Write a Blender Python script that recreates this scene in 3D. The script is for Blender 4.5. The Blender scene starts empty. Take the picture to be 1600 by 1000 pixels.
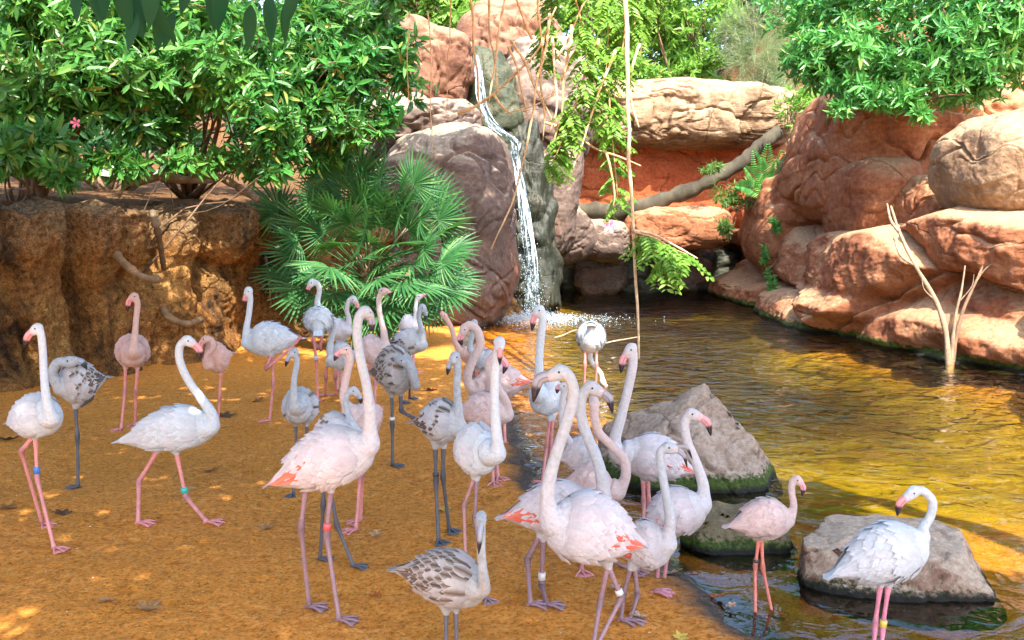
import bpy, bmesh, math, random
import numpy as np
from mathutils import Vector, Matrix

# ------------------------------------------------------------------ camera, sky, sun, exposure
R = math.radians
scene = bpy.context.scene
C = scene.collection
random.seed(7)
F = 1500.0                                   # focal length in pixels of a 1600 x 1000 frame
PITCH = math.atan(160 / 1500)
CAM = Vector((0, 0, 1.9))
cd = bpy.data.cameras.new('camera')
cam = bpy.data.objects.new('camera', cd)
C.objects.link(cam)
cd.sensor_width = 36.0
cd.lens = 36.0 * F / 1600
cd.clip_start = 0.05
cd.clip_end = 500
cam.location = CAM
cam.rotation_euler = (math.pi / 2 - PITCH, 0, 0)
scene.camera = cam

SUN_EL, SUN_AZ = 52, 163                    # azimuth from +Y, clockwise: behind the camera, a little to the right
world = bpy.data.worlds.new('World')
scene.world = world
world.use_nodes = True
nt = world.node_tree
sky = nt.nodes.new('ShaderNodeTexSky')
sky.sky_type = 'NISHITA'
sky.sun_disc = False
sky.sun_elevation = R(SUN_EL)
sky.sun_rotation = R(SUN_AZ)
sky.dust_density = 2.5
sky.ozone_density = 0.8
bg = nt.nodes['Background']
nt.links.new(sky.outputs[0], bg.inputs[0])
bg.inputs[1].default_value = 0.13
sl = bpy.data.lights.new('sun', 'SUN')
sl.energy = 3.0
sl.angle = R(0.53)
sl.color = (1.0, 0.93, 0.80)
sun = bpy.data.objects.new('sun', sl)
C.objects.link(sun)
sd = Vector((math.sin(R(SUN_AZ)) * math.cos(R(SUN_EL)), math.cos(R(SUN_AZ)) * math.cos(R(SUN_EL)), math.sin(R(SUN_EL))))
SUNDIR = sd
sun.rotation_euler = sd.to_track_quat('Z', 'Y').to_euler()
sun.location = sd * 40
scene.view_settings.view_transform = 'Standard'
scene.view_settings.look = 'None'
scene.view_settings.gamma = 1.0
scene.view_settings.exposure = 2.4
scene.cycles.max_bounces = 5
scene.cycles.diffuse_bounces = 3
scene.cycles.glossy_bounces = 2
scene.cycles.transparent_max_bounces = 12
scene.cycles.caustics_reflective = False
scene.cycles.caustics_refractive = False
scene.cycles.use_denoising = True

# ------------------------------------------------------------------ helpers
UP = Vector((0, math.sin(PITCH), math.cos(PITCH)))
FW = Vector((0, math.cos(PITCH), -math.sin(PITCH)))


def ray(x, y):
    return Vector(((x - 800) / F, 0, 0)) + UP * ((500 - y) / F) + FW


def at(x, y, Y):                             # the point seen at pixel (x, y) that lies Y metres ahead
    r = ray(x, y)
    return CAM + r * (Y / r.y)


def gnd(x, y, z=0.0):                        # the point of the level z seen at pixel (x, y)
    r = ray(x, y)
    return CAM + r * ((z - CAM.z) / r.z)


def mpp(Y):
    return Y / F * 1.01


def smooth(a, b, x):
    t = np.clip((x - a) / (b - a), 0, 1)
    return t * t * (3 - 2 * t)


_rs = np.random.RandomState(3)
_perm = np.concatenate([_rs.permutation(256)] * 3)
_grad = _rs.normal(size=(256, 3))
_grad /= np.linalg.norm(_grad, axis=1)[:, None]


def perlin(p):
    p = np.asarray(p, float)
    i = np.floor(p).astype(int)
    f = p - i
    u = f * f * f * (f * (f * 6 - 15) + 10)
    i &= 255
    out = 0
    for dx in (0, 1):
        wx = u[:, 0] if dx else 1 - u[:, 0]
        a = _perm[i[:, 0] + dx]
        for dy in (0, 1):
            wy = u[:, 1] if dy else 1 - u[:, 1]
            b = _perm[a + i[:, 1] + dy]
            for dz in (0, 1):
                wz = u[:, 2] if dz else 1 - u[:, 2]
                g = _grad[_perm[b + i[:, 2] + dz]]
                out = out + wx * wy * wz * (g[:, 0] * (f[:, 0] - dx) + g[:, 1] * (f[:, 1] - dy) + g[:, 2] * (f[:, 2] - dz))
    return out * 1.5


def fbm(p, oct=4, gain=0.5, lac=2.03):
    a, s, out = 1.0, 1.0, 0
    for k in range(oct):
        out = out + a * perlin(p * s + 17.3 * k)
        a *= gain
        s *= lac
    return out


def tag(o, label=None, cat=None, group=None, kind=None):
    if label: o['label'] = label
    if cat: o['category'] = cat
    if group: o['group'] = group
    if kind: o['kind'] = kind
    return o


def link(name, me, parent=None, loc=(0, 0, 0)):
    o = bpy.data.objects.new(name, me)
    C.objects.link(o)
    o.location = loc
    if parent: o.parent = parent
    return o


def empty(name, loc):
    return link(name, None, None, loc)


def mesh(name, V, Fc, mats, smooth_=True, mi=None, cols=None):
    """V (n,3); Fc: an (m,k) array or a list of lists of vertex numbers"""
    me = bpy.data.meshes.new(name)
    V = np.asarray(V, np.float32)
    if isinstance(Fc, np.ndarray):
        m, k = Fc.shape
        me.vertices.add(len(V)); me.loops.add(m * k); me.polygons.add(m)
        me.vertices.foreach_set('co', V.ravel())
        me.loops.foreach_set('vertex_index', Fc.astype(np.int32).ravel())
        me.polygons.foreach_set('loop_start', np.arange(0, m * k, k, dtype=np.int32))
        me.polygons.foreach_set('loop_total', np.full(m, k, np.int32))
        me.update(calc_edges=True)
    else:
        me.from_pydata([tuple(map(float, v)) for v in V], [], [tuple(map(int, f)) for f in Fc])
    for m_ in (mats if isinstance(mats, (list, tuple)) else [mats]):
        me.materials.append(m_)
    n = len(me.polygons)
    me.polygons.foreach_set('use_smooth', np.full(n, bool(smooth_)))
    if mi is not None: me.polygons.foreach_set('material_index', np.asarray(mi, np.int32))
    if cols is not None: paint(me, cols)
    me.update()
    return me


def paint(me, cols):
    a = me.color_attributes.new('Col', 'FLOAT_COLOR', 'POINT')
    cc = np.ones((len(me.vertices), 4), np.float32)
    cc[:, :3] = cols
    a.data.foreach_set('color', cc.ravel())


def catmull(P, n):
    """n points along a smooth curve through the rows of P"""
    P = np.asarray(P, float)
    if len(P) == 2:
        t = np.linspace(0, 1, n)[:, None]
        return P[0] * (1 - t) + P[1] * t
    Q = np.vstack([2 * P[0] - P[1], P, 2 * P[-1] - P[-2]])
    L = np.concatenate([[0], np.cumsum(np.linalg.norm(np.diff(P[:, :3], axis=0), axis=1) + 1e-6)])
    s = np.linspace(0, L[-1], n)
    out = []
    for v in s:
        k = min(max(np.searchsorted(L, v, side='right') - 1, 0), len(P) - 2)
        t = (v - L[k]) / (L[k + 1] - L[k])
        a, b, c, d = Q[k:k + 4]
        out.append(0.5 * (2 * b + (c - a) * t + (2 * a - 5 * b + 4 * c - d) * t * t + (3 * b - a - 3 * c + d) * t ** 3))
    return np.array(out)


class MB:
    """collects vertices, faces, a material number per face and a colour per vertex"""
    def __init__(self):
        self.v, self.f, self.m, self.c = [], [], [], []

    def add(self, V, Fc, mat=0, col=(1, 1, 1)):
        b = len(self.v)
        self.v.extend([tuple(x) for x in V])
        self.f.extend([tuple(i + b for i in f) for f in Fc])
        self.m.extend([mat] * len(Fc))
        col = np.asarray(col, float)
        if col.ndim == 1: col = np.tile(col, (len(V), 1))
        self.c.extend([tuple(x) for x in col])

    def tube(self, P, r, seg=8, mat=0, col=(1, 1, 1), flat=1.0, side=None):
        P = np.asarray(P, float)
        r = np.broadcast_to(np.asarray(r, float), (len(P),))
        T = np.gradient(P, axis=0)
        T /= np.linalg.norm(T, axis=1)[:, None] + 1e-12
        n = np.array(side if side is not None else ((0, 1, 0) if abs(T[0][1]) < .9 else (1, 0, 0)), float)
        V = []
        for k in range(len(P)):
            n = n - T[k] * np.dot(n, T[k])
            n /= np.linalg.norm(n) + 1e-12
            b = np.cross(T[k], n)
            for j in range(seg):
                a = 2 * math.pi * j / seg
                V.append(P[k] + r[k] * (flat * math.cos(a) * n + math.sin(a) * b))
        Fc = []
        for k in range(len(P) - 1):
            for j in range(seg):
                j2 = (j + 1) % seg
                Fc.append((k * seg + j, k * seg + j2, (k + 1) * seg + j2, (k + 1) * seg + j))
        Fc.append(tuple(range(seg))[::-1])
        Fc.append(tuple((len(P) - 1) * seg + j for j in range(seg)))
        col = np.asarray(col, float)
        if col.ndim == 2: col = np.repeat(col, seg, axis=0)
        self.add(V, Fc, mat, col)

    def build(self, name, mats, parent=None, origin=(0, 0, 0), smooth_=True):
        V = np.array(self.v) - np.array(origin)
        me = mesh(name, V, self.f, mats, smooth_, self.m, np.array(self.c))
        return link(name, me, parent, (0, 0, 0) if parent else origin)


# ------------------------------------------------------------------ materials
class NT:
    def __init__(self, name):
        self.m = bpy.data.materials.new(name)
        self.m.use_nodes = True
        self.t = self.m.node_tree
        self.p = self.t.nodes['Principled BSDF']
        self.out = self.t.nodes['Material Output']

    def n(self, kind, **kw):
        x = self.t.nodes.new('ShaderNode' + kind)
        for k, v in kw.items():
            if k.startswith('i_'):
                key = k[2:]
                x.inputs[int(key) if key.isdigit() else key].default_value = v
            else:
                setattr(x, k, v)
        return x

    def l(self, a, b):
        self.t.links.new(a, b)

    def pos(self, scale=(1, 1, 1)):
        g = self.n('NewGeometry')
        mp = self.n('Mapping')
        mp.inputs['Scale'].default_value = scale
        self.l(g.outputs['Position'], mp.inputs[0])
        return mp.outputs[0]

    def noise(self, vec, scale, detail=4, rough=.55, dist=0.0):
        x = self.n('TexNoise')
        x.inputs['Scale'].default_value = scale
        x.inputs['Detail'].default_value = detail
        x.inputs['Roughness'].default_value = rough
        x.inputs['Distortion'].default_value = dist
        self.l(vec, x.inputs['Vector'])
        return x.outputs['Fac']

    def ramp(self, fac, stops):
        x = self.n('ValToRGB')
        e = x.color_ramp.elements
        while len(e) < len(stops): e.new(0.5)
        for k, (p, c) in enumerate(stops):
            e[k].position = p
            e[k].color = (*c, 1) if not isinstance(c, (int, float)) else (c, c, c, 1)
        self.l(fac, x.inputs[0])
        return x.outputs[0]

    def mix(self, fac, a, b, mode='MIX'):
        x = self.n('Mix', data_type='RGBA', blend_type=mode)
        for sock, v in ((x.inputs[0], fac), (x.inputs[6], a), (x.inputs[7], b)):
            if isinstance(v, (int, float)): sock.default_value = v
            elif isinstance(v, tuple): sock.default_value = (*v, 1)
            else: self.l(v, sock)
        return x.outputs[2]

    def math(self, op, a, b=None):
        x = self.n('Math', operation=op)
        for k, v in enumerate((a, b)):
            if v is None: continue
            if isinstance(v, (int, float)): x.inputs[k].default_value = v
            else: self.l(v, x.inputs[k])
        return x.outputs[0]

    def bump(self, h, strength=.5, dist=.02, normal=None):
        x = self.n('Bump')
        x.inputs['Strength'].default_value = strength
        x.inputs['Distance'].default_value = dist
        self.l(h, x.inputs['Height'])
        if normal: self.l(normal, x.inputs['Normal'])
        return x.outputs[0]

    def fin(self, col=None, rough=.7, normal=None, spec=.3):
        if col is not None:
            if isinstance(col, tuple): self.p.inputs['Base Color'].default_value = (*col, 1)
            else: self.l(col, self.p.inputs['Base Color'])
        if isinstance(rough, (int, float)): self.p.inputs['Roughness'].default_value = rough
        else: self.l(rough, self.p.inputs['Roughness'])
        self.p.inputs['Specular IOR Level'].default_value = spec
        if normal: self.l(normal, self.p.inputs['Normal'])
        return self.m


def m_leaf(name, stops, rough=.38, transl=.35, spec=.45):
    t = NT(name)
    g = t.n('NewGeometry')
    c = t.ramp(g.outputs['Random Per Island'], stops)
    nz = t.noise(t.pos(), .9, 2)
    c = t.mix(t.ramp(nz, [(.3, .0), (.7, .35)]), c, tuple(min(1, v * 1.4) for v in stops[-2][1]))
    t.fin(c, rough, None, spec)
    tr = t.n('BsdfTranslucent')
    t.l(t.mix(.45, c, (.16, .46, .05), 'MIX'), tr.inputs[0])
    mx = t.n('MixShader')
    mx.inputs[0].default_value = transl
    t.l(t.p.outputs[0], mx.inputs[1]); t.l(tr.outputs[0], mx.inputs[2])
    t.l(mx.outputs[0], t.out.inputs[0])
    return t.m


def m_bark(name, a, b, scale=9):
    t = NT(name)
    p = t.pos((1, 1, .35))
    n1 = t.noise(p, scale, 6)
    n2 = t.noise(t.pos(), scale * 7, 3)
    c = t.ramp(n1, [(.3, a), (.7, b)])
    return t.fin(c, .85, t.bump(t.math('ADD', n1, t.math('MULTIPLY', n2, .4)), .7, .03), .2)


def m_rock(name, dark, mid, light, top=None, moss=None, red=None, wet=.0, scale=1.0, topz=(.35, .8)):
    t = NT(name)
    p = t.pos()
    n1 = t.noise(p, .9 * scale, 6, .6, .4)
    n2 = t.noise(t.pos((1, 1, 3.2)), 1.7 * scale, 6, .65, .6)
    n3 = t.noise(p, 14 * scale, 5, .65)
    n4 = t.noise(p, 70 * scale, 3, .6)
    c = t.ramp(t.math('ADD', t.math('MULTIPLY', n1, .6), t.math('MULTIPLY', n2, .4)), [(.33, dark), (.5, mid), (.68, light)])
    if red:
        c = t.mix(t.ramp(t.noise(p, .55 * scale, 3), [(.52, .0), (.72, .9)]), c, red)
    g = t.n('NewGeometry')
    s = t.n('SeparateXYZ'); t.l(g.outputs['Normal'], s.inputs[0])
    sp = t.n('SeparateXYZ'); t.l(g.outputs['Position'], sp.inputs[0])
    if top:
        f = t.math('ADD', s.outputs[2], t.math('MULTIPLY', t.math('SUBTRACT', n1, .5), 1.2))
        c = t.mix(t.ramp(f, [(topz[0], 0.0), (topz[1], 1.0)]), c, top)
    c = t.mix(1.0, c, t.ramp(n3, [(.3, .60), (.7, 1.22)]), 'MULTIPLY')
    c = t.mix(.5, c, t.ramp(n4, [(.35, .7), (.65, 1.2)]), 'MULTIPLY')
    # hairline cracks with depth
    v = t.n('TexVoronoi', feature='DISTANCE_TO_EDGE')
    v.inputs['Scale'].default_value = .5 * scale
    dv = t.n('Mix', data_type='VECTOR')
    dv.inputs[0].default_value = .25
    nn = t.n('TexNoise'); nn.inputs['Scale'].default_value = 2.2 * scale; nn.inputs['Detail'].default_value = 5
    t.l(t.pos((1, 1, 1.8)), dv.inputs[4]); t.l(nn.outputs['Color'], dv.inputs[5])
    t.l(t.pos((1, 1, 1.8)), nn.inputs['Vector'])
    t.l(dv.outputs[1], v.inputs['Vector'])
    crack = t.ramp(v.outputs['Distance'], [(.0, 0.0), (.010, 1.0)])
    crk_gate = t.ramp(t.noise(p, .8 * scale, 2), [(.5, 1.0), (.62, 0.0)])
    crack = t.mix(crk_gate, crack, (1., 1., 1.))
    c = t.mix(1.0, c, t.ramp(crack, [(0, .45), (1, 1.0)]), 'MULTIPLY')
    if moss:
        z = t.math('ADD', sp.outputs[2], t.math('ADD', t.math('MULTIPLY', t.math('SUBTRACT', n1, .5), .16), t.math('MULTIPLY', t.math('SUBTRACT', n3, .5), .16)))
        c = t.mix(t.ramp(t.math('ADD', z, .5), [(moss[2] + .5, 1.0), (moss[2] + .535, 0.0)]), c, t.ramp(n3, [(.35, (.02, .035, .006)), (.65, moss[0])]))
        z2 = t.math('ADD', sp.outputs[2], t.math('MULTIPLY', t.math('SUBTRACT', n3, .5), .03))
        c = t.mix(t.ramp(t.math('ADD', z2, .5), [(.445, 1.0), (.475, 0.0)]), c, (.012, .012, .010))
    h = t.math('ADD', t.math('ADD', t.math('MULTIPLY', n2, .36), t.math('MULTIPLY', n3, .30)), t.math('MULTIPLY', n4, .09))
    h = t.math('ADD', h, t.math('MULTIPLY', crack, .25))
    return t.fin(c, .82 - wet * .5, t.bump(h, .75, .09 / scale), .25 + wet * .3)


M = {}
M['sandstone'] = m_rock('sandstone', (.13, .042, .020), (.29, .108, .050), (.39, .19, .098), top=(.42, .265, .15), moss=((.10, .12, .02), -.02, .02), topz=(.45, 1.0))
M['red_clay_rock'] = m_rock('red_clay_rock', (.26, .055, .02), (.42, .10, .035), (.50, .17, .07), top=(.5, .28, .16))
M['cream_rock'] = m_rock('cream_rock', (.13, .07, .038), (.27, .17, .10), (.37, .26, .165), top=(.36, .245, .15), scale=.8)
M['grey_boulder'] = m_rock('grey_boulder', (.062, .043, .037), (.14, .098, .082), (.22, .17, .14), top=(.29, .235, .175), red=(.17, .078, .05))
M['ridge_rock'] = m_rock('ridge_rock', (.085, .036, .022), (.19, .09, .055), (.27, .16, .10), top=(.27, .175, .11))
M['wet_rock'] = m_rock('wet_rock', (.010, .014, .008), (.024, .028, .018), (.075, .065, .045), wet=.6, scale=1.5)
M['mossy_rock'] = m_rock('mossy_rock', (.014, .022, .012), (.045, .055, .028), (.13, .115, .07), wet=.5, scale=1.6)
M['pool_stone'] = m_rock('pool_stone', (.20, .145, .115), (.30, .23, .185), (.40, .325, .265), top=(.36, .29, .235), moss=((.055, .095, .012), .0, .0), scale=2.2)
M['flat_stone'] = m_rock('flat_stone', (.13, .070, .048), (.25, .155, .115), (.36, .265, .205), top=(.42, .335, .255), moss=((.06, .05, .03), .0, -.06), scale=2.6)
M['shelf_stone'] = m_rock('shelf_stone', (.05, .045, .035), (.13, .10, .07), (.22, .17, .12), top=(.16, .13, .075), moss=((.06, .11, .015), .02, -.01), scale=2.5)


def m_clay():
    t = NT('clay_bank')
    p = t.pos()
    n1 = t.noise(p, 1.3, 6, .65, .5)
    n2 = t.noise(t.pos((1, 1, .3)), 2.2, 5, .6, .4)
    n3 = t.noise(p, 16, 6, .7)
    n4 = t.noise(p, 60, 4, .65)
    c = t.ramp(n1, [(.3, (.18, .075, .025)), (.5, (.42, .195, .06)), (.7, (.54, .30, .10))])
    c = t.mix(t.ramp(n2, [(.50, 0.), (.66, .9)]), c, (.040, .028, .020))
    g = t.n('NewGeometry'); s = t.n('SeparateXYZ'); t.l(g.outputs['Position'], s.inputs[0])
    z = t.math('ADD', s.outputs[2], t.math('MULTIPLY', t.math('SUBTRACT', n1, .5), 1.6))
    c = t.mix(t.ramp(t.math('MULTIPLY', z, .25), [(.36, 0.0), (.52, .75)]), c, t.ramp(n3, [(.3, (.14, .105, .065)), (.7, (.40, .31, .20))]))
    c = t.mix(1.0, c, t.ramp(n3, [(.32, .40), (.5, 1.0), (.68, 1.5)]), 'MULTIPLY')
    c = t.mix(.8, c, t.ramp(n4, [(.35, .45), (.65, 1.4)]), 'MULTIPLY')
    h = t.math('ADD', t.math('MULTIPLY', n3, .8), t.math('MULTIPLY', n4, .3))
    return t.fin(c, .92, t.bump(h, 1.0, .16), .1)


M['clay'] = m_clay()


def m_ground():
    t = NT('sandy_ground')
    a = t.n('VertexColor'); a.layer_name = 'Col'
    sep = t.n('SeparateColor'); t.l(a.outputs[0], sep.inputs[0])
    p = t.pos()
    n1 = t.noise(p, .8, 4, .6)
    n2 = t.noise(p, 17, 5, .7)
    n3 = t.noise(p, 46, 5, .75)
    n5 = t.math('ADD', t.math('MULTIPLY', t.noise(p, 5, 4, .6), .45), t.math('MULTIPLY', t.noise(p, .75, 3, .55), .55))
    sand = t.ramp(n2, [(.3, (.56, .185, .032)), (.5, (.84, .335, .062)), (.72, (.92, .45, .13))])
    sand = t.mix(t.ramp(n1, [(.4, 0.), (.65, .5)]), sand, (.70, .28, .035))
    sand = t.mix(.9, sand, t.ramp(n3, [(.36, .40), (.50, .95), (.66, 1.1)]), 'MULTIPLY')
    grey = t.ramp(n2, [(.3, (.055, .046, .040)), (.6, (.135, .11, .09)), (.75, (.22, .19, .16))])
    grey = t.mix(.8, grey, t.ramp(n3, [(.3, .5), (.7, 1.4)]), 'MULTIPLY')
    bed = t.ramp(n5, [(.3, (.11, .088, .006)), (.5, (.32, .245, .006)), (.7, (.54, .405, .012))])
    deep = t.ramp(n5, [(.3, (.014, .015, .006)), (.7, (.06, .05, .014))])
    soil = t.ramp(n2, [(.3, (.05, .028, .014)), (.55, (.17, .085, .035)), (.75, (.34, .18, .09))])
    c = t.mix(sep.outputs[0], sand, grey)
    c = t.mix(sep.outputs[1], c, bed)
    al = t.n('VertexColor'); al.layer_name = 'Col2'
    s2 = t.n('SeparateColor'); t.l(al.outputs[0], s2.inputs[0])
    c = t.mix(s2.outputs[0], c, deep)
    c = t.mix(s2.outputs[1], c, soil)
    h = t.math('ADD', t.math('MULTIPLY', n2, .8), t.math('MULTIPLY', n3, .5))
    return t.fin(c, .88, t.bump(h, 1.0, .05), .15)


M['ground'] = m_ground()


def m_water():
    t = NT('pool_water')
    p1 = t.pos((1.0, 1.15, 1.0))
    na = t.noise(p1, 1.7, 1.5, .4, 1.2)
    nb = t.noise(p1, 5.0, 2, .5, 1.0)
    nc = t.noise(t.pos((1, 1, 1)), .5, 2)
    h = t.math('ADD', na, t.math('MULTIPLY', nb, .42))
    sy = t.n('SeparateXYZ'); t.l(t.pos(), sy.inputs[0])
    h = t.math('MULTIPLY', h, t.ramp(t.math('MULTIPLY', sy.outputs[1], .06), [(.29, .10), (.5, .5), (.95, 1.0)]))
    # rings and chop spread from the foot of the fall
    b = t.bump(h, 1.0, .13)
    g = t.n('BsdfGlossy'); g.inputs['Roughness'].default_value = .008
    g.inputs['Color'].default_value = (.95, .97, 1, 1)
    tr = t.n('BsdfTransparent'); tr.inputs[0].default_value = (.94, .86, .52, 1)
    fr = t.n('Fresnel'); fr.inputs['IOR'].default_value = 1.36
    t.l(b, fr.inputs['Normal']); t.l(b, g.inputs['Normal'])
    mx = t.n('MixShader')
    t.l(fr.outputs[0], mx.inputs[0]); t.l(tr.outputs[0], mx.inputs[1]); t.l(g.outputs[0], mx.inputs[2])
    t.l(mx.outputs[0], t.out.inputs[0])
    return t.m


M['water'] = m_water()


def m_fall():
    t = NT('falling_water')
    p = t.pos((1, 1, .16))
    n1 = t.noise(p, 26, 4, .65)
    n2 = t.noise(t.pos((1, 1, .5)), 9, 4, .6)
    f = t.ramp(t.math('ADD', t.math('MULTIPLY', n1, .6), t.math('MULTIPLY', n2, .4)), [(.49, 0.02), (.66, .80)])
    t.fin((.62, .76, .88), .25, None, .5)
    tr = t.n('BsdfTransparent'); tr.inputs[0].default_value = (.80, .90, .95, 1)
    mx = t.n('MixShader')
    t.l(f, mx.inputs[0]); t.l(tr.outputs[0], mx.inputs[1]); t.l(t.p.outputs[0], mx.inputs[2])
    t.l(mx.outputs[0], t.out.inputs[0])
    return t.m


M['fall'] = m_fall()


def m_plain(name, c, rough=.5, spec=.4):
    t = NT(name)
    n = t.noise(t.pos(), 40, 3)
    return t.fin(t.mix(1.0, c, t.ramp(n, [(.3, .8), (.7, 1.15)]), 'MULTIPLY'), rough, None, spec)


M['foam'] = m_plain('foam', (.58, .73, .86), .3)


def m_attr(name, rough=.7, spec=.25, nscale=60, lo=.85, hi=1.08, bump=.3, bdist=.004, sheen=0):
    t = NT(name)
    a = t.n('VertexColor'); a.layer_name = 'Col'
    n = t.noise(t.pos(), nscale, 4, .6)
    c = t.mix(1.0, a.outputs[0], t.ramp(n, [(.3, lo), (.7, hi)]), 'MULTIPLY')
    if sheen:
        t.p.inputs['Sheen Weight'].default_value = sheen
    return t.fin(c, rough, t.bump(n, bump, bdist), spec)


M['plumage'] = m_attr('plumage', .8, .15, 55, .80, 1.0, .8, .010, .1)
M['feather'] = m_attr('feather', .72, .2, 90, .84, .99, .4, .004, .1)
M['leg_skin'] = m_attr('leg_skin', .5, .4, 120, .75, 1.12, .4, .002)
M['bill'] = m_attr('bill', .35, .45, 60, .9, 1.05, .15, .002)
M['band'] = m_attr('band', .35, .5, 60, .9, 1.05, .0)
M['dry_leaf'] = m_attr('dry_leaf', .75, .25, 70, .7, 1.25, .5, .003)
M['stick'] = m_attr('stick', .8, .2, 45, .65, 1.2, .6, .006)

M['bush_leaf'] = m_leaf('bush_leaf', [(0, (.004, .050, .014)), (.35, (.014, .125, .028)), (.75, (.045, .225, .042)), (.94, (.13, .30, .055)), (1, (.32, .20, .05))], .38, .32, .45)
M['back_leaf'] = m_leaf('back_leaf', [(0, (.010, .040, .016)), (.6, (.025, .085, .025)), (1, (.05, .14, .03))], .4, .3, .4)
M['bright_leaf'] = m_leaf('bright_leaf', [(0, (.014, .105, .026)), (.45, (.045, .235, .050)), (.9, (.125, .37, .080)), (1, (.30, .36, .08))], .36, .36, .5)
M['pale_leaf'] = m_leaf('pale_leaf', [(0, (.10, .22, .03)), (.5, (.16, .33, .05)), (1, (.28, .42, .08))], .45, .45, .35)
M['olive_leaf'] = m_leaf('olive_leaf', [(0, (.06, .13, .03)), (.5, (.11, .20, .05)), (1, (.22, .30, .08))], .45, .45, .35)
M['wispy_leaf'] = m_leaf('wispy_leaf', [(0, (.13, .18, .10)), (.5, (.20, .25, .14)), (1, (.33, .36, .20))], .6, .35, .2)
M['palm_leaf'] = m_leaf('palm_leaf', [(0, (.018, .085, .032)), (.5, (.036, .140, .048)), (1, (.11, .235, .065))], .45, .25, .3)
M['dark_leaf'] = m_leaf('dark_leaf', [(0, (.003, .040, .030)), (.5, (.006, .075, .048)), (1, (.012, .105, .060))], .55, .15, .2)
M['bark'] = m_bark('bark', (.09, .055, .035), (.26, .17, .11))
M['pale_bark'] = m_bark('pale_bark', (.20, .15, .10), (.42, .34, .25))
M['log_bark'] = m_bark('log_bark', (.030, .025, .018), (.105, .092, .066), 3)
M['eye'] = m_plain('eye', (.012, .01, .01), .1, .6)
M['paper'] = m_plain('paper', (.75, .77, .8), .6)
M['petal'] = m_plain('petal', (.75, .22, .38), .5)

# ------------------------------------------------------------------ the setting: ground, pool, water
WL = -0.07                                   # water level
shore_px = [(760, 505), (735, 545), (775, 610), (818, 668), (842, 725), (872, 775), (935, 815), (1010, 850), (1066, 880), (1128, 925), (1195, 985), (1262, 1050), (1340, 1180)]
shore = [gnd(x, y, WL) for x, y in shore_px]
far = [gnd(x, y, WL) for x, y in [(1750, 600), (1600, 565), (1480, 540), (1350, 515), (1200, 460), (1130, 440), (1000, 436), (850, 438), (790, 470)]]
poly = np.array([(p.x, p.y) for p in shore] + [(1.6, 1.2), (9, 1.0), (9, 10)] + [(p.x, p.y) for p in far])


def poly_sd(X, Y):
    """distance to the pool's edge, positive on the land"""
    best = np.full(X.shape, 1e9)
    inside = np.zeros(X.shape, bool)
    n = len(poly)
    for k in range(n):
        (x0, y0), (x1, y1) = poly[k], poly[(k + 1) % n]
        ex, ey = x1 - x0, y1 - y0
        t = np.clip(((X - x0) * ex + (Y - y0) * ey) / (ex * ex + ey * ey), 0, 1)
        best = np.minimum(best, np.hypot(X - x0 - t * ex, Y - y0 - t * ey))
        c = ((y0 > Y) != (y1 > Y)) & (X < (x1 - x0) * (Y - y0) / (y1 - y0 + 1e-12) + x0)
        inside ^= c
    return np.where(inside, -best, best)


# the line of the clay bank (x, y) from left to right
bank = np.array([(-13, 5.0), (-9, 8.2), (-6.6, 10.2), (-5.75, 10.9), (-5.05, 12.1), (-4.55, 13.4), (-4.1, 14.5), (-3.3, 15.2), (-2.4, 16.2), (-1.3, 17.6), (.0, 19.5)])
BT = 2.15                                    # its top


def bank_sd(X, Y):
    """signed distance to the bank's line: positive behind it"""
    best = np.full(X.shape, 1e9)
    sg = np.ones(X.shape)
    for k in range(len(bank) - 1):
        (x0, y0), (x1, y1) = bank[k], bank[k + 1]
        ex, ey = x1 - x0, y1 - y0
        t = np.clip(((X - x0) * ex + (Y - y0) * ey) / (ex * ex + ey * ey), 0, 1)
        dd = np.hypot(X - x0 - t * ex, Y - y0 - t * ey)
        s = np.sign(ex * (Y - y0) - ey * (X - x0))
        sg = np.where(dd < best, s, sg)
        best = np.minimum(best, dd)
    return best * sg


_pr = np.random.RandomState(21)
PRINTS = [(_pr.uniform(-4.6, .6), 4.2 + 6.0 * _pr.rand(), _pr.rand() * 6.28) for _ in range(330)]


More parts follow.
